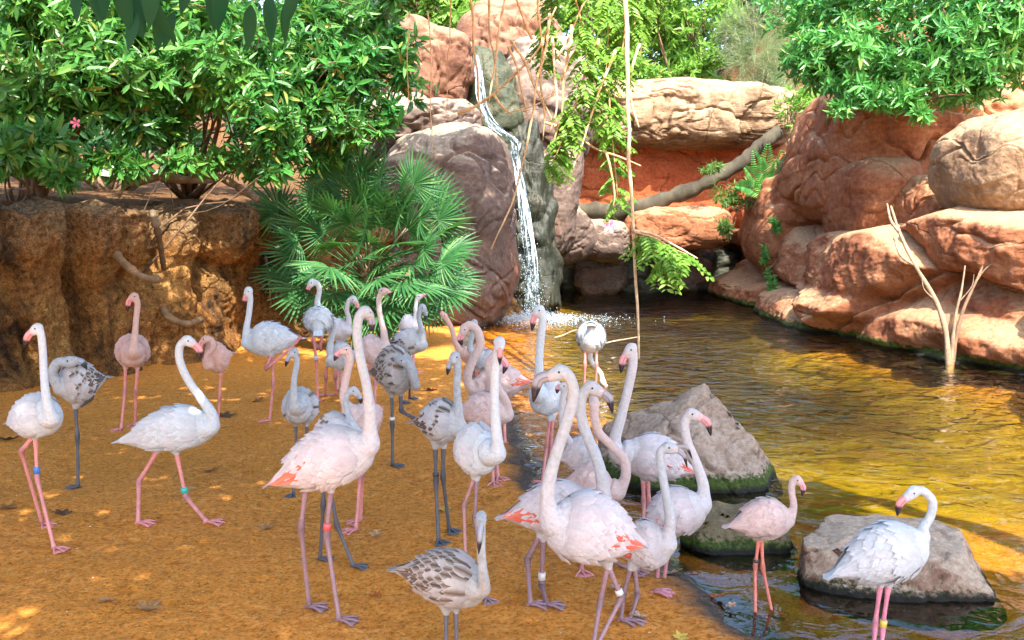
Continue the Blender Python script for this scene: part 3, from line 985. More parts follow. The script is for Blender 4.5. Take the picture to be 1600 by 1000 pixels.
# ------------------------------------------------------------------ vegetation
def leaf_mesh(B, D, Nn, L, W, parent=None, mat=None, name='foliage', origin=None, fold=.25, droop=.0):
    """folded lance leaves: base B, direction D, normal Nn, length L, width W (all arrays)"""
    B, D, Nn = map(lambda a: np.asarray(a, float), (B, D, Nn))
    n = len(B)
    D = D / (np.linalg.norm(D, axis=1)[:, None] + 1e-9)
    S = np.cross(D, Nn); S /= np.linalg.norm(S, axis=1)[:, None] + 1e-9
    Nn = np.cross(S, D)
    L = np.broadcast_to(L, (n,))[:, None]; W = np.broadcast_to(W, (n,))[:, None]
    dn = np.array([0, 0, -1.0])
    V = np.stack([B,
                  B + D * L * .36 + S * W * .5 + Nn * W * fold, B + D * L * .72 + S * W * .36 + Nn * W * fold * .7 + dn * L * droop * .4,
                  B + D * L + dn * L * droop,
                  B + D * L * .72 - S * W * .36 + Nn * W * fold * .7 + dn * L * droop * .4, B + D * L * .36 - S * W * .5 + Nn * W * fold], 1).reshape(-1, 3)
    k = 6 * np.arange(n)[:, None, None]
    Fc = (np.array([(0, 1, 2, 3), (0, 3, 4, 5)])[None] + k).reshape(-1, 4)
    o = np.array(origin if origin is not None else (parent.location if parent else (0, 0, 0)))
    ob = link(name, mesh(name, V - o, Fc, mat, False), parent, (0, 0, 0) if parent else tuple(o))
    return ob


def unit(rs, n):
    v = rs.normal(size=(n, 3))
    return v / np.linalg.norm(v, axis=1)[:, None]


def whorls(Pc, Ax, rs, per=9, L=.16, W=.045, spread=(50, 85), jit=.25):
    """a rosette of leaves at each twig end"""
    n = len(Pc)
    A = Ax / np.linalg.norm(Ax, axis=1)[:, None]
    ref = np.where(np.abs(A[:, 2:3]) < .9, np.array([[0, 0, 1.]]), np.array([[1., 0, 0]]))
    X = np.cross(A, ref); X /= np.linalg.norm(X, axis=1)[:, None]
    Yv = np.cross(A, X)
    szc = rs.uniform(.75, 1.25, n)
    B, D, Nn, Ls = [], [], [], []
    for k in range(per):
        ph = rs.rand(n) * .9 + 2 * math.pi * k / per * (1 if k % 2 else 1.62)
        sp = np.radians(rs.uniform(*spread, n))
        rad = np.cos(ph)[:, None] * X + np.sin(ph)[:, None] * Yv
        d = np.cos(sp)[:, None] * A + np.sin(sp)[:, None] * rad + jit * rs.normal(size=(n, 3)) * .4
        d[:, 2] -= .12
        B.append(Pc - A * (rs.rand(n)[:, None] * L * .7)); D.append(d); Nn.append(A + .3 * rs.normal(size=(n, 3))); Ls.append(L * rs.uniform(.5, 1.2, n) * szc)
    Ls = np.concatenate(Ls)
    return np.vstack(B), np.vstack(D), np.vstack(Nn), Ls, W * Ls / L


def shrub(name, label, cat, base, blobs, mat, clusters=300, per=9, L=.16, W=.045, seed=0, limbs=14, limb_r=.05, bark='bark', shell=.55, group=None, spread=(50, 85), lump=0.35):
    """blobs: (px, py, Y, rx px, ry px, depth m). Parts: trunk (the limbs) and crown"""
    rs = np.random.RandomState(seed)
    o = empty(name, tuple(base))
    tag(o, label, cat, group)
    area = np.array([b[3] * b[4] for b in blobs], float); area /= area.sum()
    Pc, Ax = [], []
    for b, w in zip(blobs, area):
        c = np.array(at(*b[:3])); s = mpp(b[2])
        n = max(int(clusters * w), 6)
        sz_ = np.array([b[3] * s, b[5] / 2, b[4] * s])
        m = int(np.clip(n / 14, 1, 16))           # boughs: the crown's light and dark clumps
        sub_c = unit(rs, m) * (.45 + .45 * rs.rand(m))[:, None] if m > 1 else np.zeros((1, 3))
        pick_ = rs.randint(0, m, n)
        u = unit(rs, n)
        r = shell + (1 - shell) * rs.rand(n) ** .7
        r *= 1 + lump * perlin(u * 1.9 + seed + c)
        k_ = (.48 if m > 1 else 1.0) * (.75 + .5 * rs.rand(m))[pick_]
        Pc.append(c + (sub_c[pick_] + u * (r * k_)[:, None]) * sz_)
        Ax.append((u + .6 * sub_c[pick_]) * np.array([1, 1, .8]) + np.array([0, -.25, .45]) + .45 * rs.normal(size=(n, 3)))
    Pc, Ax = np.vstack(Pc), np.vstack(Ax)
    B, D, Nn, Ls, Ws = whorls(Pc, Ax, rs, per, L, W, spread)
    cr = leaf_mesh(B, D, Nn, Ls, Ws, o, M[mat], 'crown')
    cr['kind'] = 'stuff'
    mb = MB()
    b0 = np.array(base)
    pick = rs.choice(len(Pc), min(limbs, len(Pc)), replace=False)
    for k in pick:
        e = Pc[k]
        m1 = b0 + (e - b0) * .35 + rs.normal(size=3) * .10 + np.array([0, 0, .12])
        m2 = b0 + (e - b0) * .7 + rs.normal(size=3) * .12
        st = b0 + np.array([rs.normal() * limb_r, rs.normal() * limb_r, -.15])
        mb.tube(catmull([st, m1, m2, e], 12), limb_r * np.linspace(1, .18, 12) * rs.uniform(.5, 1.1), 6)
    for k in rs.choice(len(Pc), min(limbs * 3, len(Pc)), replace=False):      # twigs
        e = Pc[k]
        s0 = Pc[pick[np.argmin(np.linalg.norm(Pc[pick] - e, axis=1))]]
        if np.linalg.norm(s0 - e) > .05:
            mb.tube(catmull([s0 + (b0 - s0) * .15, (s0 + e) / 2 + rs.normal(size=3) * .06, e], 6), limb_r * .16, 4)
    mb.build('trunk', M[bark], o, tuple(base))
    return o


T = lambda px, Y: Vector(((px - 800) / F * Y, Y, gz((px - 800) / F * Y, Y)))

# big evergreen shrubs on the bank at left
shrub('evergreen_shrub', 'glossy evergreen shrub filling the upper left corner above the bank', 'shrub', T(60, 13.0),
      [(60, 70, 12.4, 130, 95, 2.2), (150, 130, 12.0, 110, 75, 1.6), (20, 170, 11.6, 75, 70, 1.2), (120, 30, 12.2, 120, 70, 1.6)], 'bush_leaf', 1000, 9, .215, .058, 11, 26)
shrub('evergreen_shrub', 'glossy evergreen shrub over the middle of the bank', 'shrub', T(300, 16.2),
      [(300, 60, 13.2, 130, 85, 2.0), (250, 140, 12.9, 90, 60, 1.4), (370, 130, 12.9, 90, 70, 1.4), (420, 195, 12.5, 46, 60, .8), (270, 205, 12.8, 60, 34, .8), (200, 190, 12.6, 60, 40, .9), (330, 248, 12.9, 34, 24, .5), (150, 245, 12.0, 36, 26, .5), (385, 255, 13.0, 30, 26, .5)], 'bush_leaf', 1000, 9, .215, .058, 12, 28)
shrub('evergreen_shrub', 'glossy evergreen shrub between the bank and the tan ridge rock', 'shrub', T(500, 18.0),
      [(500, 60, 14.2, 105, 85, 1.8), (555, 110, 14.0, 80, 70, 1.4), (480, 165, 13.6, 85, 55, 1.2), (560, 190, 13.8, 56, 42, 1.0), (590, 60, 14.6, 48, 60, 1.0), (500, 225, 13.9, 60, 30, .8), (625, 45, 14.4, 28, 30, .6), (632, 118, 14.2, 22, 24, .6), (606, 172, 14.0, 26, 26, .6), (600, 0, 14.6, 40, 30, .8)], 'bush_leaf', 1000, 9, .215, .058, 13, 26)
shrub('evergreen_shrub', 'leafy tuft hanging over the left end of the bank', 'shrub', T(30, 11.9),
      [(45, 235, 10.9, 62, 48, .8), (76, 270, 10.5, 30, 30, .5)], 'bush_leaf', 170, 10, .21, .06, 14, 8, .03)
shrub('evergreen_shrub', 'small leafy sprig hanging over the middle of the bank top', 'shrub', T(195, 12.7),
      [(200, 255, 12.0, 26, 22, .4), (280, 255, 12.6, 30, 20, .4), (435, 240, 12.6, 34, 40, .6)], 'bush_leaf', 80, 10, .20, .06, 15, 6, .02)
shrub('evergreen_shrub', 'darker shrub behind the glossy shrubs at upper left', 'shrub', T(180, 16.5),
      [(120, 90, 16.5, 260, 150, 2.5), (430, 90, 17.5, 200, 140, 2.5), (120, 225, 15.2, 190, 40, 1.2), (400, 228, 17.2, 150, 40, 1.2)], 'back_leaf', 900, 9, .24, .075, 16, 16, .06)

# the bright bush on the right bank
shrub('evergreen_shrub', 'large bright green bush crowning the right bank', 'shrub', T(1450, 22.0),
      [(1330, 30, 17.5, 110, 80, 3), (1460, 60, 16.7, 120, 100, 2.6), (1290, 80, 17.7, 70, 60, 2), (1410, 125, 16.3, 62, 50, 1.4), (1560, 50, 16.5, 90, 100, 2.4), (1350, 110, 16.9, 60, 50, 1.6), (1500, 130, 16.5, 70, 40, 1.4), (1420, 165, 15.7, 36, 24, .8), (1320, 150, 16.5, 40, 26, 1)], 'bright_leaf', 2600, 9, .20, .052, 21, 26, .08, shell=.45)
shrub('evergreen_shrub', 'small yellow green shrub between the cream rock and the bright bush', 'shrub', T(1265, 24.5),
      [(1262, 165, 23.4, 50, 45, 1.2), (1300, 130, 23.6, 36, 30, 1.0)], 'pale_leaf', 260, 7, .20, .05, 22, 12, .03)
shrub('feathery_shrub', 'wispy grey green feathery shrub behind the cream rock', 'shrub', T(1180, 29.5),
      [(1185, 90, 29.2, 48, 85, 1.6), (1210, 150, 28.6, 34, 44, 1.2), (1150, 50, 29.5, 30, 50, 1.2)], 'wispy_leaf', 1300, 10, .42, .010, 23, 30, .03, 'pale_bark', shell=.1, spread=(10, 45))

# trees and shrubs of the garden behind
bgt = [('tall leafy tree in the background above the waterfall', 650, 33, [(660, -10, 33, 90, 60, 3), (560, -20, 33, 90, 70, 3)], 'olive_leaf', 31),
       ('pale green tree behind the top of the waterfall', 700, 30, [(700, 10, 30, 70, 40, 2.5), (640, 20, 30, 40, 40, 2)], 'pale_leaf', 32),
       ('yellow green tree behind the hanging sprays', 930, 31, [(930, 40, 31, 70, 70, 3), (1000, 100, 31, 52, 36, 2), (960, -20, 31, 90, 50, 3)], 'pale_leaf', 33),
       ('light green tree behind the cream rock', 1080, 32, [(1080, 50, 32, 75, 80, 3), (1050, -10, 32, 90, 50, 3), (1100, 105, 31, 50, 30, 2)], 'pale_leaf', 34),
       ('blue green tree far behind the bright bush', 1200, 36, [(1200, 20, 36, 120, 110, 4), (1010, 20, 37, 110, 130, 4)], 'back_leaf', 35),
       ('dark tree far behind the waterfall', 850, 38, [(820, 10, 38, 160, 130, 4), (620, 60, 38, 150, 120, 4)], 'back_leaf', 36),
       ('dark tree far behind the left shrubs', 200, 30, [(120, 40, 30, 260, 170, 4), (430, 60, 31, 220, 150, 4)], 'back_leaf', 37),
       ('dark tree far behind the right bush', 1500, 34, [(1450, 40, 34, 240, 130, 4), (1650, 60, 33, 150, 150, 4)], 'back_leaf', 38)]
for lab, px, Y, bl, mt, sdv in bgt:
    big = mt == 'back_leaf'
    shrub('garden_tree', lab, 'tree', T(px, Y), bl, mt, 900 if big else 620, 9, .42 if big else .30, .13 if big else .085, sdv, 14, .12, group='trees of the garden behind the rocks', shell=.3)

# the fern by the logs and other low plants
fern = empty('fern', tuple(at(1200, 312, 22.0)))
tag(fern, 'upright green fern growing by the leaning log', 'fern')
rs = np.random.RandomState(8)
for k, (tx, ty) in enumerate([(1178, 236), (1200, 226), (1222, 236), (1165, 262), (1236, 266), (1190, 248), (1212, 250), (1150, 290), (1245, 295)]):
    P = catmull([at(1202, 312, 22), at((1202 + tx) / 2 - (4 if tx < 1202 else -4), (312 + ty) / 2 - 8, 21.9), at(tx, ty, 21.7)], 22)
    Tn = np.gradient(P, axis=0); Tn /= np.linalg.norm(Tn, axis=1)[:, None]
    B, D, L = [], [], []
    for i in range(2, 22):
        sv = np.cross(Tn[i], (0, -1, 0)); sv /= np.linalg.norm(sv)
        for sg in (-1, 1):
            B.append(P[i]); D.append(sv * sg + Tn[i] * .5 + np.array([0, -.15, -.1])); L.append(.20 * math.sin(math.pi * (i / 23) ** .8) + .02)
    o = leaf_mesh(B, D, np.tile((0, -1, .3), (len(B), 1)), np.array(L), .035, fern, M['bright_leaf'], 'frond')
shrub('ground_plant', 'low leafy plants around the foot of the fern', 'plant', at(1150, 320, 23.0), [(1150, 300, 22.4, 42, 22, .6), (1130, 262, 23.2, 26, 14, .5), (1225, 300, 22, 26, 20, .5), (1135, 345, 22, 20, 22, .4)], 'olive_leaf', 240, 8, .16, .035, 41, 8, .015)
shrub('ground_plant', 'small green plant hanging down the red dome rock', 'plant', at(1205, 350, 21.0), [(1205, 352, 20.9, 11, 18, .3), (1198, 392, 20.8, 9, 22, .3), (1203, 435, 20.4, 9, 22, .3)], 'bright_leaf', 90, 7, .12, .035, 42, 4, .01)

# ------------------------------------------------------------------ fan palm
def fan_mesh(seed, nseg=26, half=118, rad=.56):
    rs = np.random.RandomState(seed)
    V, Fc = [], []
    for k in range(nseg):
        a = R(-half + 2 * half * k / (nseg - 1)) + rs.normal() * .02
        da = R(half / (nseg - 1)) * 1.02
        Lk = rad * (.80 + .20 * math.cos(a * .6)) * rs.uniform(.92, 1.05)
        sag = rs.uniform(.02, .10) + .06 * abs(a)
        st = [(.02, .25), (.30, 1.0), (.55, .85), (.80, .45), (1.0, .04)]
        b = len(V)
        for t, w in st:
            r = Lk * t
            hw = min(math.tan(da) * r, .022) * (w if t > .4 else 1) + .0008
            c = np.array([math.sin(a) * r, math.cos(a) * r, -.9 * sag * t * t * Lk * 2 + .10 * r * abs(math.cos(a))])
            px_ = np.array([math.cos(a), -math.sin(a), 0])
            V += [c - px_ * hw + (0, 0, hw * .55), c, c + px_ * hw + (0, 0, hw * .55)]
        for i in range(len(st) - 1):
            q = b + i * 3
            Fc += [(q, q + 1, q + 4, q + 3), (q + 1, q + 2, q + 5, q + 4)]
    return np.array(V), Fc


palm_base = Vector((at(600, 470, 14.6).x, 14.6, 0.0))
palm = empty('fan_palm', tuple(palm_base))
tag(palm, 'bushy green fan palm growing in front of the huge boulder', 'palm')
fans = [mesh('leaf', *fan_mesh(s), M['palm_leaf'], False) for s in range(5)]
hub = np.array(at(590, 425, 14.6)); hub[2] -= .2
mb = MB()
for hx, hy, hw in [(560, 400, .09), (610, 395, .10), (640, 420, .08), (585, 440, .1)]:
    e = np.array(at(hx, hy, 14.6))
    P = catmull([np.array(palm_base) + (0, 0, -.1), (np.array(palm_base) + e) / 2 + (.05, 0, 0), e], 12)
    mb.tube(P, hw * (1 + .12 * np.sin(np.arange(12) * 2.4)), 9, 0)
mb.build('trunk', M['bark'], palm, tuple(palm_base))
FPX = [(455, 340), (500, 300), (545, 285), (590, 290), (640, 295), (690, 310), (470, 390), (515, 355), (560, 340), (610, 345), (655, 350), (705, 360),
       (440, 320), (480, 445), (525, 410), (570, 400), (615, 400), (660, 405), (710, 400), (500, 465), (535, 450), (580, 455), (630, 450), (675, 440), (715, 445),
       (560, 495), (600, 490), (650, 480), (540, 310), (610, 270), (575, 265), (665, 280), (520, 270), (730, 430), (455, 420), (625, 320), (690, 470),
       (490, 340), (530, 325), (575, 310), (600, 315), (645, 325), (675, 335), (500, 420), (545, 375), (590, 372), (635, 375), (680, 380), (550, 425), (605, 428), (645, 432), (690, 420), (470, 365), (720, 385), (560, 470), (615, 470), (705, 335), (660, 460), (585, 350)]
rs = np.random.RandomState(5)
hx, hy = 576, 436
for k, (x, y) in enumerate([(576 + (x - 590) * .94, y + 8) for x, y in FPX]):
    dx, dy = (x - hx) / 140, (hy - y) / 150
    rr = min(1, math.hypot(dx, dy))
    Yk = 14.5 - .85 * math.sqrt(max(0, 1.05 - rr * rr)) + rs.normal() * .15
    tip = np.array(at(x, y, Yk))
    src = np.array(at(hx + (x - hx) * .12, hy + (y - hy) * .12, 14.6))
    out = tip - src; out /= np.linalg.norm(out)
    d = out + np.array([0, -.15, -.35 if y > 380 else -.05]); d /= np.linalg.norm(d)
    nrm = np.array([0, -.75, .55]) + .3 * rs.normal(size=3)
    nrm -= d * np.dot(nrm, d); nrm /= np.linalg.norm(nrm)
    sv = np.cross(d, nrm)
    sc = rs.uniform(.86, 1.12)
    o = link('leaf', fans[k % 5], palm)
    Mx = Matrix(((sv[0] * sc, d[0] * sc, nrm[0] * sc, tip[0]), (sv[1] * sc, d[1] * sc, nrm[1] * sc, tip[1]), (sv[2] * sc, d[2] * sc, nrm[2] * sc, tip[2]), (0, 0, 0, 1)))
    o.matrix_local = Matrix.Translation(-palm_base) @ Mx
    mb = MB()
    mb.tube(catmull([src, (src + tip) / 2 + np.array([0, 0, .06]), tip], 8), np.linspace(.013, .008, 8), 5)
    pt_ = mb.build('petiole', M['pale_bark' if k % 5 == 0 else 'palm_leaf'], palm, tuple(palm_base))
    pt_.parent = o
    pt_.matrix_parent_inverse = (Matrix.Translation(-palm_base) @ Mx).inverted()

# ------------------------------------------------------------------ overhanging trees (their unseen crowns above the frame are shaped to shade the foreground)
CROWN_LEFT = [((-4.5, 1, 5.6), (2.6, 2.4, .8)), ((-3, 4.5, 5.8), (2.8, 2.4, .8)), ((-5.5, 6.2, 5.6), (2.4, 2.4, .7)), ((-1, 2, 5.5), (2.6, 2.2, .7)), ((-7, 3, 5.5), (2.4, 3, .9)), ((-3.0, 8.0, 5.4), (2.4, 1.6, .6)), ((-6.5, 8.6, 5.3), (2.2, 1.8, .6)), ((-.8, 7.6, 5.6), (1.9, 1.3, .5))]  # the last three crowns are added out of view to widen the shade
CROWN_RIGHT = [((1.5, 1.3, 5.6), (2.4, 2.4, .8)), ((.0, 4.6, 5.7), (2.3, 1.9, .7)), ((3.2, -.6, 5.6), (2.2, 2, .8)), ((2.6, 3.0, 5.6), (1.5, 1.5, .6)), ((.2, 13.2, 7.0), (2.2, 1.6, .6))]  # the last crown is added, unseen, to shade the boulder by the fall


def shade_tree(name, label, base, crown, mat, n, L, W, seed, bark='bark', limb_r=.22, zlim=None):
    """crown: list of (centre, radii)"""
    rs = np.random.RandomState(seed)
    o = empty(name, tuple(base)); tag(o, label, 'tree')
    Pc = []
    vol = np.array([np.prod(r) ** .7 for c, r in crown]); vol = vol / vol.sum()
    for (c, r), w in zip(crown, vol):
        u = unit(rs, int(n * w)) * (rs.rand(int(n * w)) ** .4)[:, None]
        Pc.append(np.array(c) + u * np.array(r))
    Pc = np.vstack(Pc)
    Ax = np.array([0, 0, .3]) + rs.normal(size=Pc.shape)
    B, D, Nn, Ls, Ws = whorls(Pc, Ax, rs, 8, L, W)
    q = leaf_mesh(B, D, Nn, Ls, Ws, o, M[mat], 'crown'); q['kind'] = 'stuff'
    mb = MB()
    b0 = np.array(base, float)
    fork = b0 + np.array([(crown[0][0][0] - b0[0]) * .25, (crown[0][0][1] - b0[1]) * .25, 3.0])
    mb.tube(catmull([b0 - (0, 0, .2), (b0 + fork) / 2 + (.1, .05, 0), fork], 12), limb_r * np.linspace(1.2, .75, 12), 12)
    for c, r in crown:
        c = np.array(c)
        mb.tube(catmull([fork - (0, 0, .1), (fork + c) / 2 + (0, 0, .5), c], 12), limb_r * np.linspace(.65, .15, 12), 8)
        for j in range(4):
            e = c + unit(rs, 1)[0] * np.array(r) * .7
            mb.tube(catmull([c * .6 + fork * .4 + (0, 0, .2), (c + e) / 2, e], 8), limb_r * np.linspace(.25, .06, 8), 6)
    mb.build('trunk', M[bark], o, tuple(base))
    return o


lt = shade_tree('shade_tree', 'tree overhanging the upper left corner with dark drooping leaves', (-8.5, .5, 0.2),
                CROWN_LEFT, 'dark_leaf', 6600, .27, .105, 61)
# its lowest leaves droop into the picture
rs = np.random.RandomState(9)
lm = []
for q in range(4):
    V, Fc = [], []
    nst = 9
    for i in range(nst):
        t = i / (nst - 1)
        w = .055 * math.sin(math.pi * min(1, t ** .75 * .97 + .03)) ** .8 + .001
        bend = .05 * t * t * (1 + q * .5)
        V += [(-w, bend + w * .25, -t * .34), (0, bend, -t * .34), (w, bend + w * .25, -t * .34)]
    for i in range(nst - 1):
        Fc += [(3 * i, 3 * i + 1, 3 * i + 4, 3 * i + 3), (3 * i + 1, 3 * i + 2, 3 * i + 5, 3 * i + 4)]
    lm.append(mesh('leaf', np.array(V), Fc, M['dark_leaf'], True))
for k, (x, y, Y, sc, az) in enumerate([(118, -30, 5.4, .6, 30), (140, -26, 5.2, .55, 70), (186, -40, 5.5, .8, 10), (180, -42, 5.3, .8, 55), (210, -25, 5.6, .8, 80), (212, 20, 5.4, .55, 40), (225, -12, 5.5, .8, 15), (250, 14, 5.6, .62, 65),
                                       (272, 18, 5.7, .6, 100), (238, -60, 5.2, .9, 45), (330, -30, 5.7, .75, 20), (345, -36, 5.6, .8, 70), (392, 8, 5.8, .7, 35), (420, -8, 5.7, .75, 80), (448, 4, 5.7, .62, 15), (462, -20, 5.5, .6, 60), (160, -50, 5.1, .7, 95), (300, -50, 5.6, .7, 50)]):
    o = link('leaf', lm[k % 4], lt)
    p = at(x, y, Y)
    o.location = p - lt.location
    o.rotation_euler = (R(rs.uniform(-10, 12)), R(rs.uniform(-22, 22)), R(az - 40))
    o.scale = (sc * 1.1,) * 3
mb = MB()
for pts in [[(60, -120, 5.2), (160, -70, 5.3), (260, -40, 5.6), (340, -60, 5.7)], [(200, -160, 5.4), (330, -90, 5.6), (430, -40, 5.7), (480, -45, 5.6)]]:
    mb.tube(catmull([at(*q) for q in pts], 14), np.linspace(.018, .007, 14), 6)
mb.build('twig', M['bark'], lt, tuple(lt.location))

ht = shade_tree('weeping_tree', 'tree above the pool hanging bare stems and feathery green sprays into view', (7.2, -1.5, 0.2), CROWN_RIGHT, 'olive_leaf', 4200, .26, .10, 62)


def spray(pts, Ln, seed, parent, leaf=.085, n=26, width=.036, mat='pale_leaf', side=3):
    """a drooping stem with pinnate leaves along it"""
    rs = np.random.RandomState(seed)
    P = catmull([at(*q) for q in pts], n)
    B, D, Nn, L = [], [], [], []
    for i in range(2, n):
        for s_ in range(side):
            az = rs.rand() * 6.28
            d = np.array([math.cos(az), math.sin(az) * .8, -.25 - .5 * rs.rand()]); d /= np.linalg.norm(d)
            Lr = Ln * rs.uniform(.6, 1.1)
            m = 6
            for j in range(m):
                t = (j + 1) / m
                p = P[i] + d * Lr * t + np.array([0, 0, -.35 * Lr * t * t])
                sv = np.cross(d, (0, 0, 1.)); sv /= np.linalg.norm(sv) + 1e-9
                for sg in (-1, 1):
                    B.append(p); D.append(sv * sg + d * .45 + np.array([0, 0, -.35])); Nn.append((0, -.5, .8) + .3 * rs.normal(size=3)); L.append(leaf * rs.uniform(.75, 1.15))
    q = leaf_mesh(B, D, Nn, np.array(L), width, parent, M[mat], 'foliage')
    q['kind'] = 'stuff'
    mb = MB(); mb.tube(P, np.linspace(.011, .004, n), 5, 0, (.42, .30, .16)); mb.build('stem', M['stick'], parent, tuple(parent.location))


SP = [[(880, -60, 9), (905, 20, 9), (915, 90, 8.9), (905, 150, 8.9)], [(940, -60, 9.2), (950, 40, 9.1), (945, 120, 9), (925, 190, 9)], [(985, -60, 9), (975, 60, 9), (960, 140, 9), (962, 215, 9)],
      [(850, -60, 9.3), (862, 10, 9.3), (852, 60, 9.2), (850, 100, 9.2)], [(950, 120, 9), (955, 200, 8.9), (962, 270, 8.9), (966, 322, 8.9)], [(905, 150, 8.9), (885, 195, 8.9), (872, 235, 8.8), (858, 262, 8.8)],
      [(1010, -60, 9.4), (1000, 0, 9.4), (985, 60, 9.3)]]
for k, s_ in enumerate(SP):
    spray(s_, .17, 70 + k, ht, n=16 if k != 4 else 14, side=3 if k not in (4,) else 2)
ST = [[(978, -40, 8.2), (980, 150, 8.2), (985, 300, 8.15), (992, 420, 8.1), (1000, 560, 8.0)], [(735, -30, 9), (742, 80, 9), (752, 190, 9)], [(760, -30, 9.2), (770, 60, 9.1), (778, 150, 9)], [(790, -20, 9), (780, 60, 9), (765, 160, 9)],
      [(860, 20, 9), (838, 140, 8.9), (815, 270, 8.9), (768, 390, 8.8)], [(800, 60, 9), (835, 130, 9), (865, 200, 9), (880, 236, 9)], [(910, 60, 9), (860, 150, 9), (790, 180, 9.1)], [(840, -20, 9), (846, 100, 9), (850, 220, 9)],
      [(890, 40, 8.9), (880, 140, 8.9), (862, 240, 8.9)], [(960, 80, 8.9), (925, 170, 8.9), (892, 280, 8.8)], [(935, 60, 9), (905, 160, 9), (886, 290, 9)], [(705, -10, 9.4), (700, 90, 9.4), (698, 170, 9.4)], [(668, 20, 9.6), (672, 140, 9.6), (676, 240, 9.5)],
      [(850, 190, 9), (900, 210, 9), (940, 236, 8.9), (1000, 260, 8.9)], [(795, 70, 9), (812, 120, 9), (824, 180, 9)], [(870, 90, 9), (900, 30, 9), (930, -20, 9)], [(830, 60, 9), (810, 10, 9), (800, -40, 9)], [(716, 175, 9.2), (770, 150, 9.1), (830, 90, 9), (870, 10, 9)],
      [(1000, 70, 9), (985, 130, 9), (1000, 200, 8.9)], [(945, 236, 8.9), (960, 300, 8.9), (958, 330, 8.9)], [(772, 150, 9), (785, 170, 9), (800, 178, 9)], [(860, 60, 9), (870, 140, 8.9), (858, 210, 8.9)], [(640, 20, 9.6), (636, 120, 9.6), (640, 170, 9.6)]]
for k, s_ in enumerate(ST):
    stick('stem', None, None, s_, (.015 if s_[0][2] < 9.3 else .008) if k else .022, (.56, .40, .24) if k % 3 else (.66, .50, .34), ht, seg=6, n=16, wob=.03, tip=.5)
# the low spray over the water
spray([(988, 362, 8.1), (1022, 372, 8.0), (1050, 388, 8.0), (1075, 398, 7.95)], .22, 90, ht, leaf=.075, n=12, side=5, width=.032)
spray([(1050, 388, 8.0), (1040, 405, 7.9), (1035, 425, 7.9)], .18, 91, ht, leaf=.075, n=8, side=4, width=.032)
stick('stem', None, None, [(988, 360, 8.1), (1020, 366, 8.05), (1055, 384, 8.0), (1090, 404, 7.95)], .014, (.60, .42, .30), ht, seg=6, tip=.5)
stick('stem', None, None, [(1000, 362, 8.1), (1030, 378, 8.0), (1040, 400, 8.0)], .010, (.60, .42, .30), ht, seg=6, tip=.5)

# ------------------------------------------------------------------ flamingos
WHITE, PALE, PINK = (.74, .73, .72), (.76, .66, .62), (.76, .53, .46)
CORAL = (.80, .13, .07)
KIND = {                                     # body, neck, leg, bill base, bill tip
    'white': ((.585, .66, .725), (.585, .66, .725), (.66, .27, .27), (.72, .30, .33), (.02, .02, .025)),
    'pale': ((.60, .595, .64), (.59, .59, .63), (.60, .27, .28), (.70, .32, .36), (.02, .02, .025)),
    'grown': ((.56, .56, .605), (.47, .525, .585), (.30, .19, .22), (.30, .30, .36), (.02, .02, .03)),
    'pink': ((.64, .43, .38), (.64, .42, .37), (.70, .26, .25), (.78, .28, .30), (.03, .02, .025)),
    'blush': ((.62, .50, .49), (.61, .49, .48), (.66, .28, .28), (.76, .34, .40), (.03, .02, .03)),
    'juv': ((.47, .51, .55), (.40, .46, .53), (.10, .11, .14), (.28, .34, .44), (.02, .02, .03)),
    'dark': ((.35, .37, .385), (.36, .41, .46), (.10, .11, .14), (.26, .30, .38), (.02, .02, .03)),
}
prof_t = np.array([0, .03, .10, .22, .36, .48, .60, .72, .83, .92, 1.0])
prof_r = np.array([.10, .38, .68, .92, 1.0, .97, .86, .66, .43, .24, .07])
pending = []


